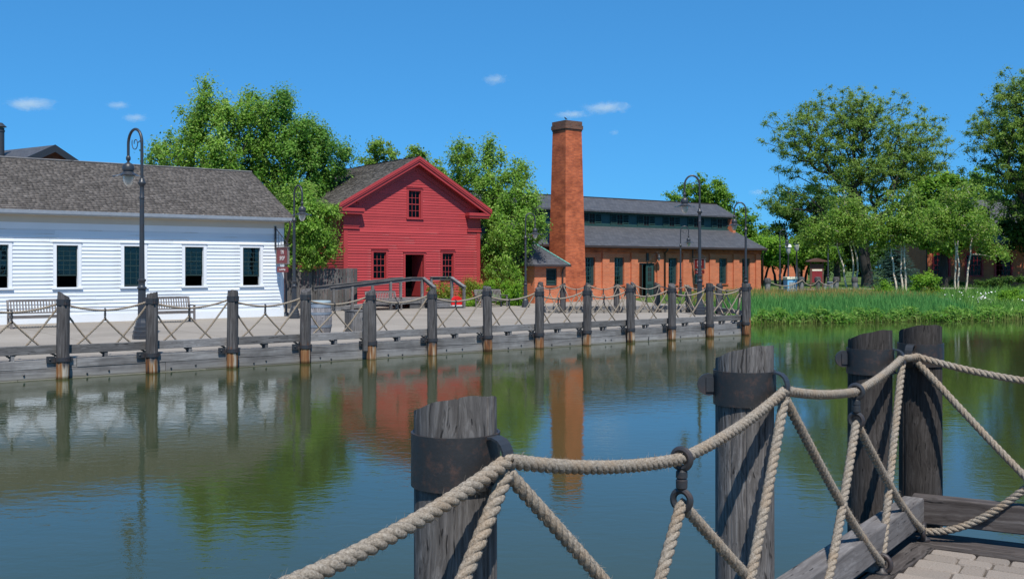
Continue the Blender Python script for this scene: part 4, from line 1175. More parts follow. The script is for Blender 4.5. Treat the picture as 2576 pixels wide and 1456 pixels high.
# ramp and steps in front of the red house
RP = Vector((-7.2, 40.35, DECK)); PH = .38
rp = thing('entrance_ramp', 'weathered timber ramp with handrails and steps before the red house door', 'ramp', RP, TH)
S0, S1, S2, S3 = -.3, 3.6, 5.7, 6.95
n = 19
for k in range(n):
    a, b = S0 + (S1 - S0) * k / n, S0 + (S1 - S0) * (k + 1) / n
    za, zb = PH * k / n, PH * (k + 1) / n
    MB().add([(a, .05, za), (b - .008, .05, zb), (b - .008, 1.35, zb), (a, 1.35, za), (a, .05, za - .035), (b - .008, .05, zb - .035), (b - .008, 1.35, zb - .035), (a, 1.35, za - .035)],
             [(0, 1, 2, 3), (7, 6, 5, 4), (0, 4, 5, 1), (1, 5, 6, 2), (2, 6, 7, 3), (3, 7, 4, 0)]).build('deck_board', M['wood_y'], rp)
x = S1
while x < S3 - .1:
    MB().box(x, x + .138, .05 if x < S2 - .1 else 1.9, 3.46, PH - .035, PH).build('deck_board', M['wood_y'], rp); x += .145
MB().prism([(S0 + .2, -.0), (S1, PH - .16), (S2, PH - .16), (S2, PH - .036), (S1, PH - .036), (S0 + .3, .0)], .06, .1).build('fascia_board', M['wood_x'], rp)
MB().box(S1, 4.25, .101, .14, .0, PH - .17).build('skirt_board', M['wood_x'], rp); MB().box(4.25, S2, .101, .14, .0, PH - .17).build('skirt_board', M['wood_x'], rp)
MB().box(S2, S3 - .05, 1.95, 1.99, .0, PH - .04).build('skirt_board', M['wood_x'], rp)
for i in range(3):
    z1 = PH * (1 - (i + 1) / 4.0); a = .04 - i * .3
    MB().box(4.28, 5.66, a - .32, a, z1 - .04, z1).build('step_tread', M['wood_x'], rp)
    MB().box(4.29, 5.65, a - .31, a - .285, 0, z1 - .041).build('step_riser', M['wood_x'], rp)
def rail_line(pts, post_at, h=.95):
    for p, q in zip(pts, pts[1:]):
        MB().bar(Vector(p) + Vector((0, 0, h)), Vector(q) + Vector((0, 0, h)), .15, .04).build('handrail', M['wood_x'], rp, bevel=.006)
        MB().bar(Vector(p) + Vector((0, 0, h - .085)), Vector(q) + Vector((0, 0, h - .085)), .04, .12).build('rail_board', M['wood_x'], rp)
    for x, y, z, hh in post_at:
        MB().box(x - .05, x + .05, y - .045, y + .045, 0, z + hh).build('rail_post', M['wood_z'], rp)
rail_line([(S0 + .1, .02, 0), (S1, .02, PH), (4.2, .02, PH)], [(S0 + .25, .02, .01, .9), (.8, .02, .1, .88), (2.6, .02, .28, .88), (4.15, .02, PH, .88)])
rail_line([(4.2, .0, PH), (4.2, -.95, -.02)], [(4.2, -.88, 0, .86)])
rail_line([(5.72, .1, PH), (5.72, -.95, -.02)], [(5.72, .08, PH, .88), (5.72, -.88, 0, .86)])
rail_line([(S0 + .05, 1.42, 0), (4.0, 1.42, PH)], [(S0 + .25, 1.42, 0, .88), (1.2, 1.42, .12, .88), (2.5, 1.42, .25, .88), (3.9, 1.42, PH, .86)])
rail_line([(S2 + .05, 1.93, PH), (S3, 1.93, PH)], [(S2 + .1, 1.93, PH, .88), (S3 - .06, 1.93, PH, .88)])

# board fence between the houses
fp0 = at(716, 760, 42.5); FZ0 = Vector((fp0.x, fp0.y, DECK)); 
fn = thing('board_fence', 'dark weathered upright board fence between white and red houses', 'fence', FZ0, R(8))
flen = 3.0; k = 0; x = 0; rg = random.Random(6)
while x < flen - .02:
    w_ = rg.uniform(.14, .18); MB().box(x, x + w_ - .006, rg.uniform(-.01, .005), .03, 0, 1.72 + rg.uniform(-.012, .012)).build('fence_board', M['fence_z'], fn); x += w_
MB().box(0, flen, .031, .07, .35, .45).build('fence_rail', M['wood_x'], fn); MB().box(0, flen, .031, .07, 1.3, 1.4).build('fence_rail', M['wood_x'], fn)

# ------------------------------------------------------------------ brick shop with chimney
BBL = Vector((7.75, 57.0, DECK))
bb = thing('brick_shop', 'orange brick workshop with slate roof, green louvred clerestory and tall windows', 'workshop', BBL, TH)
B0, B1, BD, BT = -14.0, 9.9, 7.7, 2.9
bx_ = [-4.33, -2.15, 2.1, 4.3, 6.45, 8.55, -6.5, -8.7]
bw, bz0, bz1 = .74, .77, 2.32
bdoor = (-.62, .62, .0, 2.02)
ops = [(x - bw / 2, x + bw / 2, bz0, bz1) for x in bx_] + [bdoor]
mb = MB(); wall_cells(mb, B0, B1, 0, BT, 0, .3, ops); mb.build('wall', M['brick'], bb)
mb = MB(); mb.box(B0, B0 + .3, .301, BD, 0, BT); mb.box(B1 - .3, B1, .301, BD, 0, BT); mb.box(B0 + .3, B1 - .3, BD - .3, BD, 0, BT)
mb.box(B1 - .28, B1 - .02, 2.0, BD - 2.0, BT, 4.9); mb.build('side_wall', M['brick'], bb)
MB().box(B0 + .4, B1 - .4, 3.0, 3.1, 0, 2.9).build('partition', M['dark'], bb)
for x in [-7.6, -5.4, -3.23, -1.06, .98, 3.1, 5.4, 7.55, 9.62]:
    w_ = .5 if x < 9 else .45
    MB().box(x - w_ / 2, x + w_ / 2, -.1, -.001, 0, 2.6).build('pilaster', M['brick'], bb)
MB().box(B0, B1 + .03, -.101, -.001, 2.601, BT).build('corbel_band', M['brick_dark'], bb)
MB().box(B0, B1 + .01, -.05, -.002, 2.42, 2.6).build('corbel_band', M['brick'], bb) if False else None
for x in bx_:
    a, b = x - bw / 2, x + bw / 2
    f = MB(); f.box(a, a + .06, .12, .2, bz0, bz1); f.box(b - .06, b, .12, .2, bz0, bz1); f.box(a + .06, b - .06, .12, .2, bz1 - .06, bz1); f.box(a + .06, b - .06, .12, .2, bz0, bz0 + .06)
    wn_ = f.build('window', M['green'], bb)
    s = MB()
    for i in (1, 2): xx = a + .06 + (bw - .12) * i / 3; s.box(xx - .012, xx + .012, .14, .17, bz0 + .06, bz1 - .06)
    for j in range(1, 6): zz = bz0 + .06 + (bz1 - bz0 - .12) * j / 6; s.box(a + .06, b - .06, .141, .169, zz - .012, zz + .012)
    s.build('glazing_bars', M['green'], wn_); MB().box(a + .06, b - .06, .171, .176, bz0 + .06, bz1 - .06).build('pane', M['glass'], wn_)
    o = MB().box(0, .34, -.02, .02, bz0 + .05, bz1 - .03).build('shutter', M['green_dark'], wn_, loc=(b - .02, .11, 0)); o.rotation_euler = (0, 0, R(152))
    MB().box(a - .06, b + .06, -.06, .11, bz0 - .07, bz0 - .001).build('sill', M['brick_dark'], wn_)
d = MB(); d.box(-.62, -.56, .05, .2, 0, 2.02); d.box(.56, .62, .05, .2, 0, 2.02); d.box(-.56, .56, .05, .2, 1.94, 2.02); d.build('door_frame', M['green_dark'], bb)
dl = MB(); dl.box(0, .55, -.025, .025, .02, 1.93)
o = dl.build('door_leaf', M['green'], bb, loc=(.56, .1, 0)); o.rotation_euler = (0, 0, R(178))
pn = MB()
for i in range(2):
    for j in range(3): pn.box(.14 + i * .15, .26 + i * .15, -.03, .031, .98 + j * .28, 1.22 + j * .28)
pn.build('door_pane', M['dark'], o); MB().box(.1, .45, -.035, .032, .15, .8).build('door_panel', M['green_dark'], o)
o2 = MB().box(0, .5, -.025, .025, .02, 1.93).build('door_leaf', M['green_dark'], bb, loc=(-.56, .1, 0)); o2.rotation_euler = (0, 0, R(-110))
# roofs
ls = (4.15 - 2.93) / (2.42 + .35)
r1 = MB(); slope_slab(r1, B0 - .2, B1 + .2, -.35, 2.98, 2.42, 4.2, .1); slope_slab(r1, B0 - .2, B1 + .2, BD + .35, 2.98, BD - 2.42, 4.2, .1)
lower = r1.build('lower_roof', M['slate'], bb)
r2 = MB(); slope_slab(r2, B0 - .2, B1 + .18, 2.06, 5.08, BD / 2 + .001, 5.98, .09); slope_slab(r2, B0 - .2, B1 + .18, BD - 2.06, 5.08, BD / 2 + .002, 5.98, .09)
upper = r2.build('upper_roof', M['slate'], bb); MB().box(B0 - .2, B1 + .18, BD / 2 - .09, BD / 2 + .09, 5.965, 6.0).build('ridge_cap', M['brown_metal'], upper)
MB().box(B0 - .2, B1 + .2, -.46, -.36, 2.86, 2.97).build('gutter', M['brown_metal'], bb)
MB().box(B0 - .2, B1 + .2, -.36, -.102, 2.84, 2.86).build('soffit', M['brown_metal'], bb)
for x in (1.28, 9.95): MB().tube([(x, -.41, 2.87), (x, -.36, 2.75), (x, -.16, 2.6), (x, -.16, .1)], .045, 8).build('downspout', M['brown_metal'], bb, True)
cz0, cz1 = 4.15, 5.03
cl = MB().box(B0, B1, 2.44, 2.56, cz0 - .05, cz1).build('clerestory_wall', M['green'], bb)
MB().box(B0 - .1, B1 + .05, 2.34, 2.439, cz0 + .02, cz0 + .09).build('clerestory_sill', M['green'], cl); MB().box(B0 - .1, B1 + .05, 2.36, 2.439, cz1 - .1, cz1).build('clerestory_head', M['green'], cl)
zb = cz0 + .11
while zb < cz1 - .13:
    o = obj('clapboard', clap_unit(.09, M['green']), cl, loc=(B0, 2.44, zb), scale=(B1 - B0, .6, 1)); zb += .09
lv = MB().add([(0, 0, 0), (.42, 0, 0), (.42, .05, .05), (0, .05, .05), (0, 0, .012), (.42, 0, .012), (.42, .05, .062), (0, .05, .062)], [(0, 3, 2, 1), (4, 5, 6, 7), (0, 1, 5, 4), (1, 2, 6, 5), (2, 3, 7, 6), (3, 0, 4, 7)]).mesh('louvre_slat', M['green'])
for k in range(-4, 6):
    xc = -2.1 + 2.18 * k
    if xc < B0 + .8: continue
    f = MB()
    for a, b in ((-.72, -.26), (-.24, .24), (.26, .72)):
        f.box(xc + a, xc + a + .03, 2.37, 2.42, cz0 + .1, cz1 - .1); f.box(xc + b - .03, xc + b, 2.37, 2.42, cz0 + .1, cz1 - .1); f.box(xc + a + .03, xc + b - .03, 2.37, 2.42, cz1 - .14, cz1 - .1); f.box(xc + a + .03, xc + b - .03, 2.37, 2.42, cz0 + .1, cz0 + .14)
    lf = f.build('louvre_window', M['green'], bb)
    s = MB(); s.box(xc - .01, xc + .01, 2.38, 2.41, cz0 + .14, cz1 - .14); s.box(xc - .2, xc + .2, 2.381, 2.409, (cz0 + cz1) / 2 - .01, (cz0 + cz1) / 2 + .01); s.build('glazing_bars', M['green'], lf)
    MB().box(xc - .21, xc + .21, 2.412, 2.416, cz0 + .14, cz1 - .14).build('pane', M['dark'], lf)
    for a in (-.70, .28):
        MB().box(xc + a, xc + a + .42, 2.421, 2.424, cz0 + .14, cz1 - .14).build('louvre_back', M['dark'], lf)
        for j in range(6): obj('louvre_slat', lv, lf, loc=(xc + a, 2.365, cz0 + .145 + j * .1))
# wall lamp over the door
wl = thing('wall_lamp', 'small iron gooseneck wall lamp over the brick shop door', 'lamp', BBL + U * .05 + Vector((0, 0, 2.12)), TH)
MB().box(-.13, .03, -.06, -.001, .0, .55).build('back_plate', M['iron'], wl)
MB().tube([(.05, -.06, .1), (.1, -.1, .05), (.15, -.2, .25), (.3, -.3, .5), (.5, -.35, .52), (.55, -.35, .42)], .015, 6).build('arm', M['iron'], wl, True)
MB().lathe([(.02, .2), (.05, .12), (.06, .05), (.17, -.03), (.16, -.035), (.05, .03)], 14, (.55, -.35, .22)).build('shade', M['iron'], wl, True)
MB().lathe([(.06, .0), (.075, -.08), (.04, -.17), (.005, -.19)], 10, (.55, -.35, .2)).build('globe', M['lamp_glass'], wl, True)
p = BBL + U * 3.62 - V * .11; hanging_sign('red hanging sign reading Glass Shop on the brick workshop wall', (p.x, p.y, DECK + 2.3), TH, 'GLASS', 'SHOP', out=.98)

# chimney
CC = at(1422, 674, 51.0); CL = Vector((CC.x, CC.y, DECK)); 
ch = thing('brick_chimney', 'tall tapering square brick chimney with sooty corbelled cap', 'chimney', CL, TH)
cb, ct, zt = 1.42, 1.08, 9.36
d_ = (cb - ct) / 2
def frust(mb, a0, a1, z0, z1, b0, b1):
    mb.add([(a0, a0, z0), (b0, a0, z0), (b0, b0, z0), (a0, b0, z0), (a1, a1, z1), (b1, a1, z1), (b1, b1, z1), (a1, b1, z1)], [(3, 2, 1, 0), (4, 5, 6, 7), (0, 1, 5, 4), (1, 2, 6, 5), (2, 3, 7, 6), (3, 0, 4, 7)])
mb = MB(); frust(mb, 0, d_, 0, zt - .5, cb, cb - d_); mb.build('shaft', M['brick_dark'], ch)
mb = MB(); mb.box(d_ - .02, cb - d_ + .02, d_ - .02, cb - d_ + .02, zt - .5, zt); mb.box(d_ - .055, cb - d_ + .055, d_ - .055, cb - d_ + .055, zt - .42, zt - .22); pass
mb.build('cap', M['cap_brick'], ch)
bd = thing('bird', 'small black bird perched on the chimney top', 'bird', CL + U * (d_ + .02) + V * (d_ + .02) + Vector((0, 0, zt)), R(200)); bd.scale = (.7, .7, .7)
b_ = MB(); b_.tube([(-.13, 0, .05), (-.07, 0, .075), (0, 0, .11), (.05, 0, .15), (.08, 0, .19), (.105, 0, .2), (.13, 0, .197)], [.012, .03, .048, .045, .032, .026, .004], 10); b_.build('body', M['bird'], bd, True)
MB().tube([(0, .015, .07), (.005, .018, 0)], .005, 5).build('leg', M['bird'], bd); MB().tube([(0, -.015, .07), (.005, -.018, 0)], .005, 5).build('leg', M['bird'], bd)

# wing left of the chimney
WGL = Vector((2.72, 50.05, DECK)) ; 
wg = thing('brick_wing', 'low brick wing with hipped slate roof and louvred vent beside the chimney', 'outbuilding', WGL, TH)
mb = MB(); lo_ = [(-1.28, -.58, .86, 1.72)]
wall_cells(mb, -2.0, -.02, 0, 1.9, 0, .2, lo_); mb.box(-2.0, -1.8, .201, 3.0, 0, 1.9); mb.box(-.22, -.02, .201, .75, 0, 1.9); mb.build('wall', M['brick'], wg)
f = MB(); f.box(-1.28, -1.2, .05, .15, .86, 1.72); f.box(-.66, -.58, .05, .15, .86, 1.72); f.box(-1.2, -.66, .05, .15, 1.64, 1.72); f.box(-1.2, -.66, .05, .15, .86, .93); vt = f.build('louvre_window', M['green_dark'], wg)
MB().box(-1.2, -.66, .13, .15, .93, 1.64).build('louvre_back', M['dark'], vt)
for j in range(10):
    o = obj('louvre_slat', lv, vt, loc=(-1.2, .07, .935 + j * .07), scale=(.54 / .42, .8, .7))
MB().box(-1.34, -.52, -.04, .19, .78, .859).build('sill', M['brick_dark'], vt)
rf = MB(); e = .22
rf.add([(-2.0 - e, -e, 1.9), (.0 + e * .4, -e, 1.9), (.0 + e * .4, 3.0, 1.9), (-2.0 - e, 3.0, 1.9), (-1.3, 1.9, 3.35), (-1.3, 3.0, 3.35),
        (-2.0 - e, -e, 1.83), (.0 + e * .4, -e, 1.83), (.0 + e * .4, 3.0, 1.83), (-2.0 - e, 3.0, 1.83)],
       [(0, 1, 4), (1, 2, 5, 4), (0, 4, 5, 3), (6, 9, 8, 7), (0, 6, 7, 1), (1, 7, 8, 2), (3, 9, 6, 0), (2, 8, 9, 3), (2, 3, 5)])
rfo = rf.build('roof', M['slate'], wg)
MB().box(-2.0 - e - .02, e * .4 + .02, -e - .08, -e - .002, 1.8, 1.9).build('gutter', M['brown_metal'], wg)
h0, h1 = Vector((e * .4, -e, 1.92)), Vector((-1.3, 1.9, 3.38)); nseg = 14
for i in range(nseg):
    MB().bar(h0.lerp(h1, i / nseg), h0.lerp(h1, (i + .9) / nseg), .13, .035).build('hip_tile', M['copper'], rfo)
MB().tube([(-.28, -.26, 1.82), (-.28, -.1, 1.65), (-.28, -.07, 1.5), (-.28, -.07, .05)], .045, 8).build('downspout', M['brown_metal'], wg, True)

# brown brick building far left behind the white house
def gable_house(name, label, cat, loc, az, w_, d, eave, apex, wall, roofm, over=.35):
    t = thing(name, label, cat, loc, az); h = w_ / 2; sl = (apex - eave) / (h + over)
    zr_ = lambda x: apex - sl * abs(x - h)
    m = MB(); m.prism([(0, 0), (w_, 0), (w_, zr_(0) - .12), (h, apex - .12), (0, zr_(0) - .12)], 0, d); m.build('wall', wall, t)
    r = MB()
    for s in (0, 1):
        e = -over if not s else w_ + over; po = [(e, zr_(e)), (h, apex), (h, apex - .14), (e, zr_(e) - .14)]
        if s: po = po[::-1]
        r.prism(po, -.4, d + .4)
    r.build('roof', roofm, t)
    fz = MB()
    for s in (0, 1):
        e = -over if not s else w_ + over; po = [(e, zr_(e) + .02), (h, apex + .02), (h, apex - .42), (e, zr_(e) - .42)]
        if s: po = po[::-1]
        fz.prism(po, -.45, -.401)
    fz.build('barge_board', M['lamp'], t); return t, zr_
apx = at(128, 366, 60.0); gaz = math.atan2(.85, .53)        # gable wall direction
ww_ = 11.0; gloc = Vector((apx.x, apx.y, 0)) - Vector((math.cos(gaz), math.sin(gaz), 0)) * (ww_ / 2)
gh, _ = gable_house('brick_hall', 'brown brick hall with dark slate gable rising behind the white house', 'building', (gloc.x, gloc.y, .3), gaz, ww_, 14, apx.z - .3 - 3.0, apx.z - .3, M['brick_old'], M['slate'])
pp = at(2, 380, 60.5)
sp = thing('flue_pipe', 'dark metal flue pipe with cowl above the brown brick hall', 'pipe', (pp.x, pp.y, pp.z - .6), 0)
MB().lathe([(.2, 0), (.2, 1.75), (.23, 1.76), (.23, 1.86), (.2, 1.87), (.2, 2.0)], 14).build('pipe', M['lamp'], sp, True, autosmooth=40); MB().lathe([(.3, 2.05), (.34, 2.06), (.1, 2.3), (.02, 2.32)], 14).build('cowl', M['lamp'], sp, True, autosmooth=40)

# brick house with red windows at the far right
rl = Vector(((2332 - 1288) / FP * 76, 76, .75)); raz = R(-6)
rh = thing('brick_house', 'brick house with bright red sash windows behind the birches at right', 'house', rl, raz)
RL, RT = 20.0, 3.3
rwx = [1.05, 3.45, 5.6, 7.9, 10.2, 12.5, 15.0]
ops = [(x - .55, x + .55, .75, 2.35) for x in rwx]
mb = MB(); wall_cells(mb, 0, RL, -.3, RT, 0, .3, ops); mb.box(0, .3, .301, 9, -.3, RT); mb.box(RL - .3, RL, .301, 9, -.3, RT); mb.box(.3, RL - .3, 8.7, 9, -.3, RT); mb.build('wall', M['brick'], rh)
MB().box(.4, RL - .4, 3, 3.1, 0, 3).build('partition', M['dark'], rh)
MR = m_plain('bright_red_paint', (.42, .025, .03), .5)
for x in rwx: window(rh, x, .75, 2.35, 1.1, MR, MR, 4, 4, 0, .12, glass='glass_dim')
rr_ = MB(); slope_slab(rr_, -.4, RL + .4, -.4, RT - .05, 4.5, 6.8, .12); slope_slab(rr_, -.4, RL + .4, 9.4, RT - .05, 4.501, 6.8, .12); rr_.build('roof', M['slate'], rh)
gb = MB()
for gx in (.02, RL - .2): gb.add([(gx, 0, RT), (gx + .18, 0, RT), (gx, 9, RT), (gx + .18, 9, RT), (gx, 4.5, 6.65), (gx + .18, 4.5, 6.65)], [(0, 2, 4), (1, 5, 3), (0, 4, 5, 1), (2, 3, 5, 4)])
gb.build('gable', M['brick'], rh)
MB().tube([(-.05, -.06, 3.1), (-.05, -.06, 0)], .05, 8).build('downspout', M['brown_metal'], rh)
# far orange building seen through the orchard trunks
fl = Vector((25.5, 112, .75)); fo, _ = gable_house('low_brick_hall', 'low orange brick hall glimpsed between the orchard trunks', 'building', fl, R(4), 8.0, 14, 2.6, 4.4, M['brick'], M['slate'])

# ================================================================== STREET FURNITURE
# one lamp, built 5.2 m tall at the origin with its arm towards local -x
def make_lamp():
    t = thing('street_lamp', 'x', 'street lamp', (0, 0, 0), 0, 'crook-necked street lamps')
    MB().lathe([(.23, 0), (.23, .1), (.215, .11), (.215, .2), (.19, .22), (.19, .3), (.165, .32), (.15, .4), (.12, .46), (.105, .5)], 8).build('base', M['lamp'], t)
    fl = MB(); n = 16; vs = []; zs = [.5, .7, 1.0, 1.22]
    for z in zs:
        for k in range(n * 2):
            a = math.pi * k / n; r = (.098 - .012 * (z - .5)) * (1 if k % 2 else .9); vs.append((r * math.cos(a), r * math.sin(a), z))
    m = n * 2; fl.add(vs, [(i * m + k, i * m + (k + 1) % m, (i + 1) * m + (k + 1) % m, (i + 1) * m + k) for i in range(len(zs) - 1) for k in range(m)]); fl.build('fluted_shaft', M['lamp'], t)
    MB().lathe([(.09, 1.22), (.115, 1.24), (.115, 1.27), (.085, 1.29), (.075, 1.32), (.075, 1.4), (.1, 1.43), (.1, 1.46), (.068, 1.48)], 16).build('collar', M['lamp'], t, True, autosmooth=40)
    MB().lathe([(.066, 1.48), (.06, 2.2), (.053, 3.44)], 16).build('shaft', M['lamp'], t, True, autosmooth=40)
    MB().lathe([(.055, 3.44), (.062, 3.45), (.062, 3.48), (.05, 3.5), (.05, 3.72), (.055, 3.76), (.1, 3.82), (.1, 3.84), (.07, 3.87), (.06, 3.92), (.04, 3.95)], 16).build('collar', M['lamp'], t, True, autosmooth=40)
    sp = .56; zc = 4.82; pts = [(0, 0, 3.95), (0, 0, 4.4)]
    for i in range(17): a = math.pi * i / 16; pts.append((-sp / 2 + sp / 2 * math.cos(a), 0, zc + .36 * math.sin(a)))
    pts += [(-sp, 0, 4.6), (-sp, 0, 4.52)]
    MB().tube(pts, [.036] * 10 + [.034] * (len(pts) - 10), 10).build('arm', M['lamp'], t, True, autosmooth=50)
    sc = []
    for i in range(30):
        u_ = i / 29; a = R(200) + u_ * R(470); rr = .19 * (1 - u_) ** .8 + .03; sc.append((-.3 + rr * math.cos(a), 0, 4.87 + rr * 1.15 * math.sin(a)))
    sc = [(-.02, 0, 4.93), (-.07, 0, 4.9)] + [(x, y, z) for x, y, z in sc[::-1]]
    spi = []
    for i in range(26):
        u_ = i / 25; a = R(150) + u_ * R(400); rr = .17 - .12 * u_; spi.append((-.27 + rr * .85 * math.cos(a), 0, 4.83 + rr * 1.1 * math.sin(a)))
    MB().tube(spi, .011, 6).build('scroll', M['lamp'], t, True); MB().tube([(-.02, 0, 4.78), (-.08, 0, 4.88), (-.15, 0, 4.84)], .012, 6).build('scroll', M['lamp'], t, True)
    hd = MB().lathe([(.02, 4.55), (.05, 4.52), (.058, 4.48), (.05, 4.43), (.03, 4.41), (.03, 4.38), (.06, 4.36), (.11, 4.33), (.137, 4.27), (.142, 4.2), (.135, 4.17), (.12, 4.165), (.12, 4.14)], 20, (-sp, 0, 0)).build('lamp_hood', M['lamp'], t, True, autosmooth=45)
    MB().lathe([(.12, 4.14), (.16, 4.1), (.24, 4.06), (.27, 4.05), (.268, 4.045), (.16, 4.085), (.115, 4.12)], 24, (-sp, 0, 0), cap=False).build('shade', M['lamp'], hd, True, autosmooth=50)
    sk = MB(); n = 36; vs = []
    for j, (r, z) in enumerate([(.2, 4.06), (.3, 4.035), (.38, 4.01)]):
        for k in range(n): a = 2 * math.pi * k / n; vs.append((-sp + r * math.cos(a), r * math.sin(a), z + (.012 if k % 2 else -.004) * j))
    sk.add(vs, [(i * n + k, i * n + (k + 1) % n, (i + 1) * n + (k + 1) % n, (i + 1) * n + k) for i in range(2) for k in range(n)]); sk.build('glass_skirt', M['flare_glass'], hd)
    MB().lathe([(.13, 4.1), (.142, 4.02), (.125, 3.92), (.085, 3.83), (.045, 3.79), (.005, 3.785)], 18, (-sp, 0, 0)).build('globe', M['lamp_glass'], hd, True)
    return t
lamp0 = make_lamp(); first = True
#        x    base/ground Y  top y  arm world dir (deg), label
LAMPS = [(357, 24.4, 320, 'tall crook-necked street lamp in front of the white house', 145, DECK),
         (740, 34.3, 466, 'crook-necked street lamp at the white house corner, above the barrel', -45, DECK),
         (1322, 44.0, 535, 'crook-necked street lamp left of the brick chimney, in front of leaves', 20, DECK),
         (1760, 37.0, 440, 'big crook-necked street lamp standing on the pier end', 180, DECK),
         (1876, 49.0, 508, 'crook-necked street lamp right behind the dock corner post', 175, .2),
         (1712, 53.5, 568, 'small crook-necked street lamp before the brick wall, left of the pier lamp', 0, DECK),
         (1962, 62.0, 577, 'crook-necked street lamp right of the brick workshop, before the orchard', 0, .42),
         (2083, 62.0, 566, 'crook-necked street lamp half hidden by the leftmost birch leaves', 200, .45)]
for i, (x, Y, ty, lb, ad, gz) in enumerate(LAMPS):
    ht = EYE + (674 - ty) * Y / FP - gz; s = ht / 5.21
    o = lamp0 if i == 0 else None
    loc = ((x - 1288) / FP * Y, Y, gz); rz = R(ad - 180)
    if o is None: o = copy_thing(lamp0, loc, rz, lb)
    o.location = loc; o.rotation_euler = (0, 0, rz); o.scale = (s, s, s); o['label'] = lb

# benches
def make_bench():
    t = thing('bench', 'x', 'bench', (0, 0, 0), 0, 'slatted wooden benches'); W = 1.5
    for sx in (-1, 1):
        x = sx * (W / 2 - .03)
        MB().box(x - .03, x + .03, -.28, -.22, 0, .62).build('front_leg', M['bench'], t)
        MB().add([(x - .03, .18, 0), (x + .03, .18, 0), (x + .03, .25, 0), (x - .03, .25, 0), (x - .03, .2, .45), (x + .03, .2, .45), (x + .03, .26, .45), (x - .03, .26, .45), (x - .03, .33, .94), (x + .03, .33, .94), (x + .03, .375, .94), (x - .03, .375, .94)],
                 [(3, 2, 1, 0), (8, 9, 10, 11)] + [(a + i, a + (i + 1) % 4, a + 4 + (i + 1) % 4, a + 4 + i) for a in (0, 4) for i in range(4)]).build('rear_leg', M['bench'], t)
        MB().box(x - .035, x + .035, -.31, .26, .621, .65).build('armrest', M['bench'], t)
        MB().box(x - .025, x + .025, -.219, .199, .33, .4).build('side_rail', M['bench'], t)
    W2 = W / 2 - .061
    MB().box(-W2, W2, -.27, -.24, .33, .4).build('front_rail', M['bench'], t)
    for k in range(6): MB().box(-W2, W2, -.28 + k * .083, -.215 + k * .083, .401, .425).build('seat_slat', M['bench'], t)
    d = Vector((0, .13, .49)); bo = Vector((0, .225, .45))
    MB().bar(bo + Vector((-W2, 0, .04)), bo + Vector((W2, 0, .04)), .03, .05).build('back_rail', M['bench'], t)
    MB().bar(bo + d * .95 + Vector((-W2, 0, 0)), bo + d * .95 + Vector((W2, 0, 0)), .035, .07).build('back_rail', M['bench'], t)
    for k in range(17):
        x = -W2 + .05 + (2 * W2 - .1) * k / 16
        MB().bar(bo + d * .12 + Vector((x, 0, 0)), bo + d * .88 + Vector((x, 0, 0)), .038, .014, up=(0, 1, 0)).build('back_slat', M['bench'], t)
    return t
bench0 = make_bench()
BN_ = [(at(93, 800, 29.0), TH, 'slatted bench before the white house at the left edge', 1.0),
       (at(426, 790, 31.8), TH, 'slatted bench under the middle windows of the white house', 1.0),
       (at(966, 780, 41.0) , TH, 'pale slatted bench in front of the red house ramp', .95),
       (at(1236, 770, 44.5), TH, 'slatted bench among the shrubs right of the red house', .95),
       (at(1457, 757, 52.0), TH, 'slatted bench against the brick wall behind the pier posts', .95)]
for i, (p, az, lb, s) in enumerate(BN_):
    loc = (p.x, p.y, DECK)
    o = bench0 if i == 0 else copy_thing(bench0, loc, az, lb)
    o.location = loc; o.rotation_euler = (0, 0, az); o['label'] = lb; o.scale = (s, s, s * .86)

# barrel with staves
bl = ground(803, 846, DECK); br = thing('barrel', 'pale oak barrel bin with blue-grey hoops and flat lid on the promenade', 'barrel', bl, 0)
prof = [(.27, 0), (.31, .22), (.325, .43), (.31, .64), (.275, .84)]; ns = 20
for k in range(ns):
    a0, a1 = 2 * math.pi * k / ns + .006, 2 * math.pi * (k + 1) / ns - .006; vs = []
    for r, z in prof: vs += [(r * math.cos(a), r * math.sin(a), z) for a in (a0, a1)]
    for r, z in prof: vs += [((r - .02) * math.cos(a), (r - .02) * math.sin(a), z) for a in (a0, a1)]
    n = len(prof); fs = [(2 * i, 2 * i + 1, 2 * i + 3, 2 * i + 2) for i in range(n - 1)] + [(2 * i + 2 * n, 2 * i + 2 + 2 * n, 2 * i + 3 + 2 * n, 2 * i + 1 + 2 * n) for i in range(n - 1)]
    fs += [(2 * i, 2 * i + 2, 2 * i + 2 + 2 * n, 2 * i + 2 * n) for i in range(n - 1)] + [(2 * i + 1, 2 * i + 1 + 2 * n, 2 * i + 3 + 2 * n, 2 * i + 3) for i in range(n - 1)] + [(2 * n - 2, 2 * n - 1, 4 * n - 1, 4 * n - 2)]
    MB().add(vs, fs).build('stave', M['barrel'], br)
def rat(z): return np.interp(z, [p[1] for p in prof], [p[0] for p in prof])
for z0, z1 in ((.02, .08), (.24, .3), (.56, .62), (.74, .83)):
    MB().lathe([(rat(z0) + .001, z0), (rat(z0) + .007, z0), (rat(z1) + .007, z1), (rat(z1) + .001, z1)], 28, cap=False).build('hoop', M['hoop'], br, True, autosmooth=30)
MB().lathe([(.29, .845), (.3, .86), (.295, .9), (.28, .91)], 28).build('lid', M['lid'], br, True, autosmooth=30)

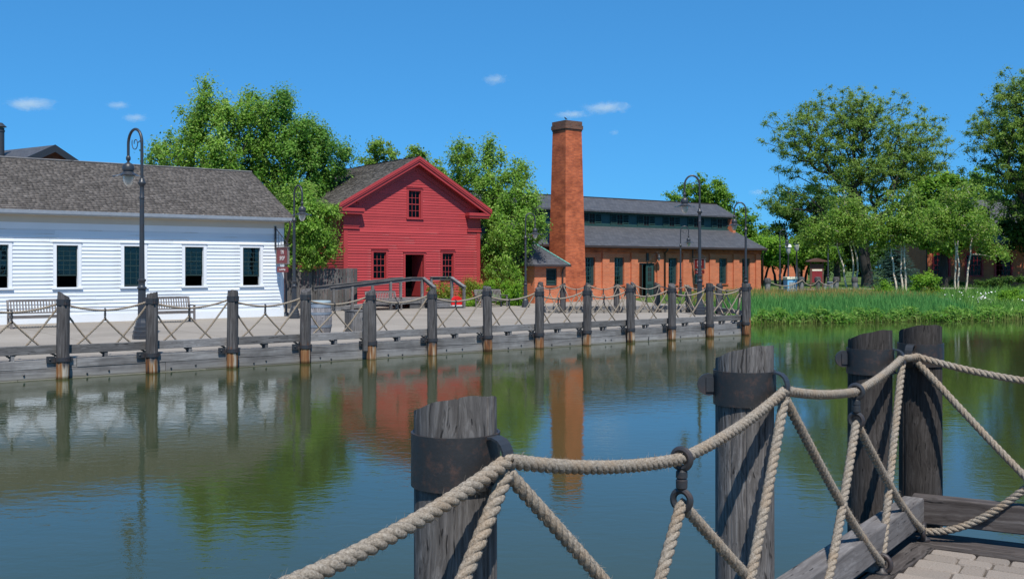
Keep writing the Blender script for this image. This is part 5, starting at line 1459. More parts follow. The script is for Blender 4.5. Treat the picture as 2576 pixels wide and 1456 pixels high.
# wooden bin box beside the post and the plank nailed to the post
bp_ = ground(901, 845, DECK); bxo = thing('bin_box', 'square bin box of upright grey boards behind the fifth dock post', 'bin', bp_, DAZ)
rg = random.Random(3)
for sx, y in ((0, -.25), (1, .25)):
    for k in range(4): MB().box(-.24 + k * .12, -.124 + k * .12, y - .012, y + .012, .02, .62 + rg.uniform(-.006, .006)).build('board', M['wood_z'], bxo)
for sx in (-1, 1):
    for k in range(4): MB().box(sx * .252 - .012, sx * .252 + .012, -.236 + k * .118, -.122 + k * .118, .02, .62).build('board', M['wood_z'], bxo)
MB().box(-.27, .27, -.27, .27, .63, .66).build('top', M['wood_x'], bxo)
pk = dk(4 * DL - .17, -.02)
pl = thing('post_plank', 'flat grey plank fixed upright beside the fifth dock post', 'plank', pk, DAZ)
MB().box(-.06, .05, -.03, .03, .2, 1.3).build('plank', M['wood_z'], pl, bevel=.005); MB().box(-.02, .02, .03, .14, .9, .96).build('cleat', M['wood_z'], pl)

# red rounded boards on white feet
def red_board(label, loc, az, s=1.0):
    t = thing('standing_board', label, 'board', loc, az, 'red rounded standing boards')
    pts = [(-.3, .14), (.3, .14), (.2, .42), (.1, .5), (-.12, .52), (-.24, .46), (-.29, .36)]
    MB().prism([(x * s, z * s) for x, z in pts], -.04, .04).build('panel', M['red_bright'], t, bevel=.02)
    MB().box(-.3 * s, .3 * s, -.1, .1, 0, .13 * s).build('foot', M['letter'], t); return t
p = ground(1150, 775, DECK); red_board('bright red rounded standing board beside the red house steps', p, TH)
p = Vector(((1698 - 1288) / FP * 54, 54, DECK)); red_board('bright red rounded standing board before the brick workshop wall', p, TH, .95)

# right-hand garden: lanterns, cabinet, kiosk, cans, bollards
def gz_(x, y): return float(land_h(np.array(float(x)), np.array(float(y))))
def lantern(x, Y, ty, label, dome):
    X = (x - 1288) / FP * Y; z0 = gz_(X, Y); h = EYE + (674 - ty) * Y / FP - z0
    t = thing('post_lantern', label, 'lantern', (X, Y, z0 - .05), 0, 'post-top lanterns')
    MB().lathe([(.13, 0), (.13, .2), (.09, .25), (.085, .8), (.1, .85), (.06, .9), (.05, h - .75), (.07, h - .72), (.05, h - .68)], 12).build('post', M['lamp'], t, True, autosmooth=40)
    MB().lathe([(.06, h - .67), (.13, h - .6), (.17, h - .25), (.16, h - .22)], 12).build('globe', M['lamp_glass'], t, True, autosmooth=40)
    if dome: MB().lathe([(.22, h - .215), (.21, h - .12), (.13, h - .02), (.02, h + .03)], 14).build('cap', M['letter'], t, True, autosmooth=40)
    else: MB().lathe([(.2, h - .215), (.19, h - .17), (.08, h - .1), (.05, h), (.02, h + .03)], 8).build('cap', M['lamp'], t)
    return t
lantern(1983, 66, 612, 'post-top lantern with white dome cap behind the reeds', True)
lantern(2004, 64, 604, 'post-top lantern with dark cap right of the white-domed one', False)
X, Y = (1988 - 1288) / FP * 57, 57; z0 = gz_(X, Y)
cb_ = thing('utility_cabinet', 'light blue cabinet with cream lid standing behind the reeds', 'cabinet', (X, Y, z0), R(12))
MB().box(-.3, .3, -.25, .25, 0, .8).build('body', M['blue'], cb_, bevel=.02); MB().box(-.34, .34, -.29, .29, .801, .95).build('lid', M['cream'], cb_, bevel=.02); MB().box(-.2, .2, -.262, -.251, .2, .65).build('door', M['grey_can'], cb_)
X, Y = (2054 - 1288) / FP * 62, 62; z0 = gz_(X, Y)
ks = thing('notice_kiosk', 'brown roofed notice stand with red panel behind the reeds', 'notice board', (X, Y, z0), R(5))
for x in (-.42, .36): MB().box(x, x + .08, -.04, .04, 0, 1.85).build('post', M['kiosk'], ks)
MB().box(-.3, .34, -.05, -.042, .55, 1.25).build('panel', M['sign_red'], ks); MB().box(-.34, .36, -.041, .03, .5, 1.7).build('back_board', M['kiosk'], ks); MB().box(-.3, .34, -.055, -.043, 1.26, 1.36).build('cream_strip', M['cream'], ks)
MB().prism([(-.6, 1.83), (.6, 1.83), (.55, 1.9), (0, 2.05), (-.55, 1.9)], -.3, .3).build('roof', M['kiosk'], ks)
for i, (x, Y, lb, h) in enumerate([(2091, 60, 'pale grey litter can behind the reeds, left of the birches', .62), (2078, 64, 'short pale can left of the grey litter can behind the reeds', .4)]):
    X = (x - 1288) / FP * Y; t = thing('litter_can', lb, 'can', (X, Y, gz_(X, Y)), 0, 'cans behind the reeds')
    MB().lathe([(.2, 0), (.24, h - .08)], 16).build('body', M['grey_can'], t, True, autosmooth=40); MB().lathe([(.26, h - .079), (.27, h - .02), (.2, h)], 16).build('rim', M['grey_can'], t, True, autosmooth=40)
BP = [(1931, 52), (2016, 54), (2057, 54), (2103, 54), (2150, 54)]
prevb = None
for i, (x, Y) in enumerate(BP):
    X = (x - 1288) / FP * Y; z0 = gz_(X, Y)
    t = thing('rope_bollard', f'dark stubby bollard in the grass behind the reeds, {ORD[i]} from left', 'bollard', (X, Y, z0), i, 'bollards behind the reeds')
    MB().lathe([(.15, -.1), (.14, .5), (.15, .72)], 16).build('stump', M['wood_z'], t, True, autosmooth=40); MB().lathe([(.165, .72), (.175, .76), (.175, .9), (.15, .97), (.08, 1.0)], 16).build('cap', M['post_far'], t, True, autosmooth=40)
    top = Vector((X, Y - .17, z0 + .82))
    if prevb is not None and i < 4:
        rt = thing('bollard_rope', f'slack rope hung between bollards behind the reeds, {ORD[i-1]} span from left', 'rope', prevb, 0, 'ropes behind the reeds')
        rope('strand', sag(Vector((0, 0, 0)), top - prevb, .28), .03, M['rope_far'], rt, 5, 4)
    prevb = top
random.seed(17)
for i, (x, y, Y, s) in enumerate([(2205, 748, 47, .3), (2222, 744, 48, .4), (2242, 742, 49, .32), (2262, 745, 47.5, .28), (2352, 742, 50, .3), (2376, 744, 49, .36), (2470, 744, 50, .4), (2490, 746, 50, .28)]):
    X = (x - 1288) / FP * Y; t = thing('rock', f'rounded grey shore rock among white flowers, {ORD[i]} from left', 'rock', (X, Y, gz_(X, Y)), 0, 'shore rocks')
    mb = MB(); mb.lathe([(.7 * s, -.1), (1.0 * s, .25 * s), (.85 * s, .6 * s), (.45 * s, .85 * s), (.05, .92 * s)], 10)
    mb.v = [(a * random.uniform(.8, 1.2), b * random.uniform(.8, 1.2), c * random.uniform(.85, 1.15)) for a, b, c in mb.v]; mb.build('stone', M['rock'], t, True, autosmooth=35)

# ================================================================== VEGETATION
def leaf_quads(P, Nn, size, asp=.6, fold=.12):
    n = len(P); up = RNG.normal(size=(n, 3)); t = np.cross(Nn, up); t /= np.linalg.norm(t, axis=1)[:, None] + 1e-9
    b = np.cross(Nn, t); s = size[:, None]
    v = np.stack([P - t * s * .5, P + b * s * asp * .5 + Nn * s * fold, P + t * s * .5, P - b * s * asp * .5 + Nn * s * fold], 1).reshape(-1, 3)
    return v, np.arange(4 * n).reshape(n, 4)

def unit(a): return a / (np.linalg.norm(a, axis=1)[:, None] + 1e-9)

def clump_leaves(clumps, centre, per, size, flat=.75, up=.5, out=.6):
    """clumps (n,4): x,y,z,r"""
    n = len(clumps); k = np.maximum(6, (per * (clumps[:, 3] / clumps[:, 3].mean()) ** 2).astype(int))
    ci = np.repeat(np.arange(n), k); m = len(ci)
    d = unit(RNG.normal(size=(m, 3))); rr = np.minimum(np.abs(RNG.normal(0, .6, m)), RNG.uniform(.9, 1.35, m))
    off = d * (rr * clumps[ci, 3])[:, None]; off[:, 2] *= flat
    P = clumps[ci, :3] + off
    nn = unit(RNG.normal(size=(m, 3)) * .7 + unit(P - centre) * out + d * .5 + np.array([0, 0, up]))
    sz = size * RNG.uniform(.65, 1.35, m)
    v, f = leaf_quads(P, nn, sz)
    cl_t = RNG.uniform(-.18, .18, n)
    rnd = np.clip(RNG.beta(2, 2.6, m) + cl_t[ci], 0, 1)
    return v, f, np.repeat(rnd, 4)

def crown_points(ells, n, shell=.55):
    """ellipsoids (cx,cy,cz,rx,ry,rz), more clumps near the surface"""
    vol = np.array([e[3] * e[4] * e[5] for e in ells]) ** .75; cnt = np.maximum(1, np.round(vol / vol.sum() * n).astype(int)); out = []
    for e, c in zip(ells, cnt):
        d = unit(RNG.normal(size=(c, 3))); r = shell + (1 - shell) * RNG.uniform(0, 1, c) ** .6
        r = np.where(RNG.uniform(size=c) < .25, RNG.uniform(.2, .8, c), r)
        out.append(np.array(e[:3]) + d * r[:, None] * np.array(e[3:]))
    return np.concatenate(out)

def branch_mesh(nodes, parent, rad, sides=6, bend=.12, steps=4):
    """tapered tubes from each node to its parent, slightly bent"""
    Vs, Fs = [], []; nv = 0
    for i in range(1, len(nodes)):
        a, b = nodes[parent[i]], nodes[i]; L = np.linalg.norm(b - a)
        if L < 1e-4: continue
        r0, r1 = min(rad[parent[i]], rad[i] * 1.7), rad[i]; d = (b - a) / L
        ref = np.array([0, 0, 1.]) if abs(d[2]) < .9 else np.array([1., 0, 0])
        e1 = np.cross(d, ref); e1 /= np.linalg.norm(e1); e2 = np.cross(d, e1)
        w1, w2 = RNG.normal(0, bend * L, 2) * .5; ns = 3 if r1 < .03 else sides; st = 2 if r1 < .02 else steps
        ang = np.arange(ns) * 2 * np.pi / ns; ring = np.cos(ang)[:, None] * e1 + np.sin(ang)[:, None] * e2
        for k in range(st + 1):
            t = k / st; c = a + (b - a) * t + (e1 * w1 + e2 * w2) * math.sin(math.pi * t) * .6; Vs.append(c + ring * (r0 + (r1 - r0) * t))
        for k in range(st):
            for q in range(ns):
                p0 = nv + k * ns + q; p1 = nv + k * ns + (q + 1) % ns; Fs.append((p0, p1, p1 + ns, p0 + ns))
        nv += ns * (st + 1)
    return np.concatenate(Vs), np.array(Fs)

def skeleton(trunk, tips, r_trunk, r_tip=.012, expo=2.3, pull=.35, sub=2):
    """trunk: list of points; tips attach to the nearest inner node"""
    nodes = [np.array(p, float) for p in trunk]; par = [0] + list(range(len(trunk) - 1))
    base = nodes[-1]; order = np.argsort(np.linalg.norm(tips - base, axis=1)); attach0 = max(0, len(trunk) - max(2, len(trunk) // 2))
    dist = [0.0] * len(nodes); tip_ids = []
    for i in order:
        p = tips[i]; arr = np.array(nodes[attach0:]); dp = np.array(dist[attach0:])
        dd = np.linalg.norm(arr - p, axis=1) + pull * dp + np.where(arr[:, 2] > p[2] + .2, 1.2 * (arr[:, 2] - p[2]), 0)
        j = int(np.argmin(dd)) + attach0; a = nodes[j]; prev = j; L = np.linalg.norm(p - a)
        m = max(1, min(4, int(L / .9)))
        for k in range(1, m + 1):
            q = a + (p - a) * k / m
            if k < m: q = q + RNG.normal(0, .06 * L, 3) + np.array([0, 0, .05 * L * math.sin(math.pi * k / m)])
            nodes.append(q); par.append(prev); dist.append(dist[prev] + L / m); prev = len(nodes) - 1
        tip_ids.append(prev)
    n = len(nodes); load = np.zeros(n)
    for t in tip_ids: load[t] += 1
    for i in range(n - 1, 0, -1): load[par[i]] += load[i]
    rad = r_tip * np.maximum(load, 1) ** (1 / expo); sc_ = r_trunk / max(rad[attach0], 1e-6)
    rad = np.where(rad > r_tip * 1.01, r_tip + (rad - r_tip) * max(.4, min(3, (r_trunk - r_tip) / max(rad[attach0] - r_tip, 1e-6))), rad)
    for i in range(len(trunk)): rad[i] = r_trunk * (1.25 - .3 * i / max(1, len(trunk) - 1) if i else 1.5)
    return nodes, par, rad

def tree(label, cat, base, trunk, ells, n_clump, r_clump, per, size, leafm, barkm, r_trunk=.15, name='tree', flat=.75, shell=.55, up=.5, trunks=None, group=None, cut=None, r_tip=.012):
    base = Vector(base); t = thing(name, label, cat, base, 0, group)
    b = np.array(base[:]); tips = crown_points(ells, n_clump, shell) - b
    if cut is not None: tips = tips[[cut(*q) for q in (tips + b)]]
    trunks = trunks or [trunk]
    which = np.array([np.argmin([np.linalg.norm(q - (np.array(tr[-1]) - b)) for tr in trunks]) for q in tips])
    for k, tr in enumerate(trunks):
        sel = tips[which == k]
        if len(sel) == 0: sel = np.array([np.array(tr[-1]) - b + [0, 0, .5]])
        nodes, par, rad = skeleton([np.array(q) - b for q in tr], sel, r_trunk, r_tip)
        V_, F_ = branch_mesh(nodes, par, rad)
        obj('trunk', fast_mesh('trunk', V_, F_, barkm, smooth=True), t)
    cl_ = np.c_[tips, r_clump * RNG.uniform(.65, 1.35, len(tips))]
    v, f, rn = clump_leaves(cl_, tips.mean(0), per, size, flat, up)
    obj('crown', fast_mesh('crown', v, f, leafm, {'rnd': rn}), t)
    return t

def E(x, y, rx, ry, Y, dep=None, dy=0):
    c = at(x, y, Y + dy); k = (Y + dy) / FP
    return (c.x, c.y, c.z, rx * k, dep if dep else rx * k, ry * k)
def TP(*pts): return [tuple(at(x, y, Y)) for x, y, Y in pts]

GZ_ = .3
# --- behind the white house
def bpt(x, Y, z=GZ_): return ((x - 1288) / FP * Y, Y, z)
Y = 47.0
tree('light green leafy poplar with two pointed tops behind the white house roof', 'tree', bpt(545, Y), [bpt(545, Y), bpt(548, Y, 3), bpt(540, Y, 5.5)],
     [E(500, 300, 42, 90, Y, 1.2), E(530, 270, 30, 70, Y, 1.0), E(480, 400, 80, 95, Y, 1.8), E(560, 420, 100, 150, Y, 2.2), E(590, 300, 55, 80, Y, 1.4), E(640, 330, 60, 90, Y, 1.5), E(600, 500, 130, 110, Y, 2.5), E(425, 400, 50, 40, Y, 1.0), E(400, 385, 25, 14, Y, .5)],
     380, .52, 165, .125, LEAF['poplar'], M['bark'], .16, flat=1.15)
Y = 48.5
tree('fuller darker green tree between the white and red house roofs', 'tree', bpt(745, Y), [bpt(745, Y), bpt(740, Y, 3), bpt(735, Y, 5.5)],
     [E(690, 300, 60, 65, Y, 1.6), E(720, 270, 35, 40, Y, 1.2), E(770, 360, 70, 70, Y, 1.8), E(820, 400, 55, 75, Y, 1.5), E(720, 430, 110, 110, Y, 2.4), E(830, 470, 55, 60, Y, 1.4), E(760, 520, 100, 80, Y, 2.0), E(700, 560, 60, 90, Y, 1.5), E(865, 385, 22, 25, Y, .7)],
     380, .54, 165, .125, LEAF['poplar_dark'], M['bark'], .17, flat=1.1)
Y = 42.6
tree('bright green low tree hanging over the board fence beside the red house', 'tree', bpt(790, 45.2), [bpt(790, 45.2), bpt(785, 44.6, 1.8), bpt(782, 43.6, 3.2)],
     [E(770, 560, 55, 70, Y, 1.0), E(800, 620, 45, 55, Y, .8), E(760, 640, 40, 40, Y, .7), E(810, 545, 35, 45, Y, .8), E(755, 500, 45, 50, Y + .8, .9)],
     130, .44, 190, .12, LEAF['poplar'], M['bark'], .1)
# --- behind the red house
Y = 66
tree('small pale tree top left of the red gable peak', 'tree', bpt(955, Y), [bpt(955, Y), bpt(955, Y, 5), bpt(958, Y, 8)], [E(958, 385, 36, 42, Y, 1.0), E(930, 415, 24, 25, Y, .8), E(985, 400, 22, 30, Y, .8), E(960, 450, 50, 40, Y, 1.3)], 70, .45, 90, .17, LEAF['birch'], M['bark'], .12)
tree('small pale tree top just behind the red gable peak', 'tree', bpt(1060, Y), [bpt(1060, Y), bpt(1060, Y, 5), bpt(1055, Y, 7.5)], [E(1040, 390, 26, 25, Y, .9), E(1075, 400, 32, 20, Y, .9), E(1060, 440, 60, 35, Y, 1.3), E(1100, 430, 24, 24, Y, .8)], 60, .45, 80, .17, LEAF['birch'], M['bark'], .12)
# --- right of the red house
Y = 50.4
tree('loose light green tree with two tops between red house and chimney', 'tree', bpt(1225, 51.0), [bpt(1218, 51.0), bpt(1216, 51.0, 2), bpt(1228, 51.0, 4.2), bpt(1238, 51.0, 6)],
     [E(1240, 385, 26, 50, 51.2, .7), E(1160, 400, 36, 50, 52, 1.0), E(1230, 450, 60, 60, 51, 1.2), E(1150, 470, 48, 60, 52, 1.2), E(1300, 440, 38, 45, 50.5, .9), E(1320, 500, 45, 50, 49.5, .9), E(1260, 530, 70, 60, 50.4, 1.2), E(1300, 590, 70, 55, 49, .9), E(1250, 620, 45, 60, 50, .9), E(1350, 560, 36, 26, 48.6, .5), E(1275, 680, 60, 45, 49, .9), E(1180, 540, 40, 40, 52.5, .8)],
     400, .46, 120, .12, LEAF['poplar'], M['bark'], .1, shell=.3, flat=1.25)
# --- behind the brick shop
Y = 92
tree('round dark green tree above the brick workshop ridge', 'tree', bpt(1765, Y), [bpt(1765, Y), bpt(1765, Y, 4), bpt(1768, Y, 6)], [E(1765, 480, 55, 42, Y, 1.8), E(1815, 500, 36, 32, Y, 1.4), E(1700, 498, 32, 18, Y, 1.0), E(1780, 530, 70, 36, Y, 2)], 120, .6, 90, .24, LEAF['mid'], M['bark'], .2)
tree('dark green tree behind the right end of the brick workshop roof', 'tree', bpt(1880, Y), [bpt(1880, Y), bpt(1880, Y, 2.5), bpt(1880, Y, 4)], [E(1870, 560, 36, 40, Y, 1.5), E(1905, 600, 30, 36, Y, 1.4), E(1860, 600, 40, 40, Y, 1.5)], 90, .6, 90, .24, LEAF['mid'], M['bark'], .2)
# --- orchard row
for i, (x, Y, lb) in enumerate([(1915, 84, 'bright green orchard tree at the right end of the brick workshop'), (1960, 82, 'bright green orchard tree behind the hooked lamp'), (2015, 86, 'bright green orchard tree behind the two post lanterns'), (2062, 84, 'bright green orchard tree above the red notice stand')]):
    z0 = gz_(bpt(x, Y)[0], Y)
    trs = [[bpt(x + d, Y, z0 - .1), bpt(x + d * 1.6, Y, z0 + .8), bpt(x + d * 2.4, Y, z0 + 1.5)] for d in (-7, 1, 8)]
    tree(lb, 'tree', bpt(x, Y, z0), None, [E(x - 12, 625, 32, 26, Y, 1.6), E(x + 16, 632, 30, 26, Y, 1.6), E(x, 645, 42, 26, Y, 1.8)], 75, .55, 110, .2, LEAF['bush'] if i < 2 else LEAF['mid'], M['bark_grey'], .09, name='orchard_tree', trunks=trs, group='orchard trees beyond the reeds')
# --- dark trees under and behind the locusts
for x, Y, ell, n, lm, lb in [
    (2010, 98, [E(1990, 540, 45, 60, 98, 2.5), E(2040, 520, 60, 60, 98, 2.5), E(1950, 600, 36, 36, 98, 2), E(2060, 600, 70, 50, 98, 2.5)], 150, 'dark', 'dense dark tree under the left side of the big locust'),
    (2105, 96, [E(2110, 540, 60, 60, 96, 2.5), E(2090, 610, 70, 50, 96, 2.5), E(2150, 600, 50, 50, 96, 2)], 120, 'dark', 'dense dark tree directly behind the big locust trunk'),
    (2375, 69, [E(2370, 505, 75, 60, 69, 1.8), E(2330, 560, 60, 50, 69, 1.8), E(2425, 575, 62, 46, 69, 1.8), E(2375, 600, 60, 36, 69, 1.6)], 230, 'mid', 'mid green dense tree behind the middle birches'),
    (2310, 88, [E(2300, 640, 60, 50, 88, 2), E(2330, 680, 50, 40, 88, 2)], 70, 'dark', 'dark low tree right of the blue spruce'),
    (2600, 72, [E(2575, 540, 60, 60, 72, 2), E(2620, 480, 80, 80, 72, 2), E(2545, 590, 36, 36, 72, 1.5), E(2620, 600, 70, 50, 72, 1.8)], 150, 'dark', 'dark leafy tree before the slate roof at the right edge'),
    (2480, 100, [E(2480, 470, 60, 50, 100, 2.5), E(2460, 540, 50, 50, 100, 2.3), E(2520, 540, 50, 50, 100, 2.3)], 110, 'mid', 'mid green tree rising behind the slate roof at right')]:
    z0 = gz_(bpt(x, Y)[0], Y); tree(lb, 'tree', bpt(x, Y, z0), [bpt(x, Y, z0 - .1), bpt(x, Y, z0 + 1.5), bpt(x, Y, z0 + 3)], ell, n, .75, 110, .27, LEAF[lm], M['bark_grey'], .25)
# far hedge line closing the horizon at right
for i, (x, Y) in enumerate([(1935, 150), (2000, 150), (2080, 150), (2160, 150), (2240, 150), (2320, 150), (2420, 150), (2520, 150)]):
    z0 = .75; tree(f'far dark tree in the row closing the lawn, {ORD[i]} from left', 'tree', bpt(x, Y, z0), [bpt(x, Y, z0), bpt(x, Y, z0 + 1.5), bpt(x, Y, z0 + 2.5)], [E(x, 640, 50, 34, Y, 3), E(x + 20, 668, 46, 22, Y, 3)], 60, 1.1, 70, .45, LEAF['dark'], M['bark_grey'], .3, group='far row of trees')
# --- big locusts
Y = 72.0; x = 2172; z0 = gz_(bpt(x, Y)[0], Y)
tree('big spreading locust tree with dark forking limbs and airy crown', 'tree', bpt(x + 8, Y, z0), TP((2186, 740, Y), (2182, 690, Y), (2174, 640, Y), (2176, 600, Y), (2172, 575, Y)),
     [E(2165, 420, 235, 205, Y, 4.5), E(2000, 340, 90, 80, Y, 2.5), E(2300, 400, 120, 120, Y, 3.2), E(2150, 300, 150, 95, Y, 3.2), E(1960, 520, 60, 60, Y, 2)],
     1250, .44, 98, .12, LEAF['locust'], M['bark_grey'], .34, name='locust_tree', flat=.7, shell=.05, up=.8, cut=lambda X, YY, Z: Z > 5.2 + .16 * abs(X - 25), r_tip=.011)
Y = 68.0; x = 2600; z0 = gz_(bpt(x, Y)[0], Y)
tree('tall locust tree cut by the right edge of the picture', 'tree', bpt(x, Y, z0), TP((2605, 740, Y), (2602, 680, Y), (2600, 600, Y), (2590, 540, Y)),
     [E(2575, 370, 140, 215, Y, 3.5), E(2500, 330, 80, 90, Y, 2.2), E(2640, 400, 150, 180, Y, 3.5), E(2560, 230, 60, 70, Y, 2)],
     1000, .44, 98, .12, LEAF['locust'], M['bark_grey'], .3, name='locust_tree', flat=.7, shell=.05, up=.8, cut=lambda X, YY, Z: Z > 4.6, r_tip=.011)
# --- birches
def birch(label, Y, trs, ells, n):
    b = trs[0][0]; z0 = gz_(bpt(b[0], Y)[0], Y)
    tl = [[bpt(tr[0][0], Y, z0 - .1)] + [tuple(at(px, py, Y)) for px, py in tr[1:]] for tr in trs]
    return tree(label, 'birch', bpt(b[0], Y, z0), None, ells, n, .5, 62, .125, LEAF['birch'], M['birch'], .042, name='birch_tree', trunks=tl, shell=.25, group='white-stemmed birches by the pond')
birch('leaning three-stemmed birch with white trunks, leftmost of the birches', 56, [[(2136, 728), (2122, 670), (2106, 618), (2100, 590)], [(2152, 728), (2147, 680), (2138, 610), (2132, 560)], [(2166, 728), (2158, 680), (2148, 620), (2150, 580)]],
      [E(2100, 575, 80, 45, 56, 1.6), E(2050, 600, 45, 36, 56, 1.2), E(2150, 560, 50, 55, 56, 1.4), E(2120, 530, 55, 60, 56, 1.2), E(2040, 590, 36, 26, 56, .9)], 250)
birch('three-stemmed birch with thick white trunk, middle of the birches', 54, [[(2254, 735), (2248, 690), (2242, 640), (2244, 600)], [(2269, 742), (2266, 690), (2268, 630), (2266, 590)], [(2279, 745), (2278, 690), (2275, 620), (2272, 560)]],
      [E(2260, 570, 80, 50, 54, 1.6), E(2215, 595, 45, 32, 54, 1.2), E(2300, 585, 55, 38, 54, 1.3), E(2270, 520, 50, 60, 54, 1.2), E(2190, 580, 40, 50, 54, 1.0)], 260)
birch('three-stemmed birch spreading before the brick house, rightmost of the birches', 55, [[(2408, 742), (2402, 700), (2404, 650), (2400, 600)], [(2412, 752), (2410, 700), (2408, 640), (2412, 580)], [(2425, 735), (2434, 690), (2442, 640), (2446, 600)]],
      [E(2410, 560, 90, 48, 55, 1.7), E(2370, 590, 45, 32, 55, 1.3), E(2475, 590, 55, 32, 55, 1.4), E(2420, 510, 60, 60, 55, 1.3), E(2500, 640, 45, 30, 55, 1.0), E(2350, 560, 50, 50, 55, 1.2)], 270)
# --- spruce
X, Y = (2252 - 1288) / FP * 64, 64; z0 = gz_(X, Y)
sp = thing('spruce_tree', 'blue-green spruce with tiered drooping boughs behind the birches', 'spruce', (X, Y, z0), 0)
H_ = 3.4; MB().tube([(0, 0, -.1), (0, 0, H_ * .5), (0, 0, H_)], [.14, .08, .01], 8).build('trunk', M['bark_grey'], sp, True)
Ps, Ns, Sz = [], [], []
for k in range(46):
    f = k / 45; zc = .15 + (H_ - .2) * f; rl_ = 2.0 * (1 - f) ** .8 + .06; nb = int(18 * (1 - f) + 6)
    for q in range(nb):
        a = RNG.uniform(0, 2 * np.pi); ln = rl_ * RNG.uniform(.75, 1.08); m = int(24 * ln + 6); u_ = RNG.uniform(.12, 1, m)
        px = np.stack([np.cos(a) * ln * u_, np.sin(a) * ln * u_, zc - .22 * ln * u_ + .14 * ln * u_ ** 2], -1)
        px += np.stack([-np.sin(a) * np.ones(m), np.cos(a) * np.ones(m), np.zeros(m)], -1) * RNG.normal(0, .1, m)[:, None] * (1.1 - u_)[:, None] * ln
        Ps.append(px); Ns.append(unit(RNG.normal(size=(m, 3)) * .5 + np.array([0, 0, 1.]) + px * .3)); Sz.append(RNG.uniform(.1, .18, m))
v, f = leaf_quads(np.concatenate(Ps), np.concatenate(Ns), np.concatenate(Sz), .35, .02)
obj('crown', fast_mesh('crown', v, f, LEAF['spruce'], {'rnd': np.repeat(RNG.beta(2, 3, len(f)), 4)}), sp)

# --- shrubs
def shrub(label, x, y, rx, ry, Y, lm, n=40, size=.09, gz=None, cat='shrub', tall=False, per=110):
    X = (x - 1288) / FP * Y; z0 = gz if gz is not None else gz_(X, Y); t = thing('shrub', label, cat, (X, Y, z0), 0)
    k = Y / FP; c = at(x, y, Y); ct = np.array([0, 0, max(.1, c.z - z0)]); r3 = np.array([rx * k, max(.4, rx * k * .7), ry * k])
    d = unit(RNG.normal(size=(n, 3))); p = ct + d * (RNG.uniform(.3, 1, n) ** .5)[:, None] * r3; p[:, 2] = np.maximum(p[:, 2], .06)
    nodes, par, rad = skeleton([np.array([0, 0, 0.]), np.array([0, 0, .12])], p, .03, .006); V_, F_ = branch_mesh(nodes, par, rad, 4); obj('stems', fast_mesh('stems', V_, F_, M['bark'], smooth=True), t)
    cl_ = np.c_[p, np.full(n, .24) * RNG.uniform(.7, 1.3, n)]; v, f, rn = clump_leaves(cl_, ct, per, size, 1.5 if tall else .8, .5)
    v[:, 2] = np.maximum(v[:, 2], .01); obj('foliage', fast_mesh('foliage', v, f, LEAF[lm], {'rnd': rn}), t); return t
shrub('feathery orange-tipped shrub against the red wall behind the steps', 1108, 738, 34, 24, 45.6, 'fern', 44, .07, DECK, tall=True)
shrub('feathery orange-tipped shrub at the right corner of the red house', 1182, 738, 32, 30, 47.2, 'fern', 50, .07, DECK, tall=True)
shrub('low bright green shrub below the red house corner', 1160, 765, 44, 14, 45.0, 'bush', 30, .07, DECK)
shrub('bright green shrub behind the bench right of the red house', 1255, 735, 60, 34, 46.6, 'bush', 70, .08, DECK)
shrub('bright green shrub at the foot of the lamp left of the chimney', 1300, 750, 26, 34, 46.0, 'bush', 40, .08, DECK, tall=True)
shrub('dark clipped shrub before the brick house windows at right', 2400, 722, 50, 14, 70, 'dark', 50, .14)
shrub('dark broad shrub at the right edge below the brick house', 2530, 718, 80, 20, 64, 'dark', 80, .13)
shrub('green leafy shrub at the bank between middle and right birches', 2330, 715, 40, 30, 52, 'bush', 50, .1)
shrub('light green upright bank plant among the rocks', 2222, 735, 18, 24, 46.5, 'bush', 22, .09, tall=True)
shrub('light green bank plant at the right edge above the water', 2545, 752, 36, 26, 47, 'bush', 40, .09)
shrub('yellow-green bank plant right of the middle birch foot', 2340, 760, 40, 22, 46, 'fern', 40, .08, tall=True)

# --- reeds and bank plants
def blades(name, label, n, xr, depth, hgt, width, lean, mat, z_off=0.0, seedhead=False, dens=None):
    X = RNG.uniform(*xr, n); Y = shore(X) + RNG.uniform(*depth, n)
    if dens is not None:
        k = RNG.uniform(size=n) < dens(X, Y); X, Y = X[k], Y[k]; n = len(X)
    Z = np.maximum(land_h(X, Y), -.25) + z_off
    top = hgt[0] + (hgt[1] - hgt[0]) * RNG.uniform(size=n)
    a = RNG.uniform(0, 2 * np.pi, n); d = np.stack([np.cos(a), np.sin(a), np.zeros(n)], -1); fa_ = RNG.uniform(0, np.pi, n); s = np.stack([np.cos(fa_), np.sin(fa_), np.zeros(n)], -1) * (width * RNG.uniform(.6, 1.4, n))[:, None]
    b = np.stack([X, Y, Z - .05], -1); l = (lean * RNG.uniform(.2, 1, n) * top)[:, None]
    m = b + d * l * .35 + np.array([0, 0, 1]) * (top * .6)[:, None]; t = b + d * l + np.array([0, 0, 1]) * top[:, None]
    v = np.stack([b - s, b + s, m + s * .8, m - s * .8, t + s * .15, t - s * .15], 1).reshape(-1, 3)
    i = np.arange(n)[:, None] * 6; f = np.concatenate([i + np.array([[0, 1, 2, 3]]), i + np.array([[3, 2, 4, 5]])])
    hg = np.tile(np.array([0, 0, .6, .6, 1, 1.]), n); rn = np.repeat(RNG.uniform(size=n), 6)
    o = obj(name, fast_mesh(name, v, f, mat, {'hgt': hg, 'rnd': rn})); tag(o, label, 'plants', None, 'stuff'); return o
blades('reeds', 'tall dense green reeds along the far shore right of the dock', 34000, (8.3, 19), (.3, 6), (.55, 1.0), .010, .3, M['reed_green'], dens=lambda X, Y: np.clip(1.2 - np.maximum(0, X - 16.5) * .35, .1, 1))
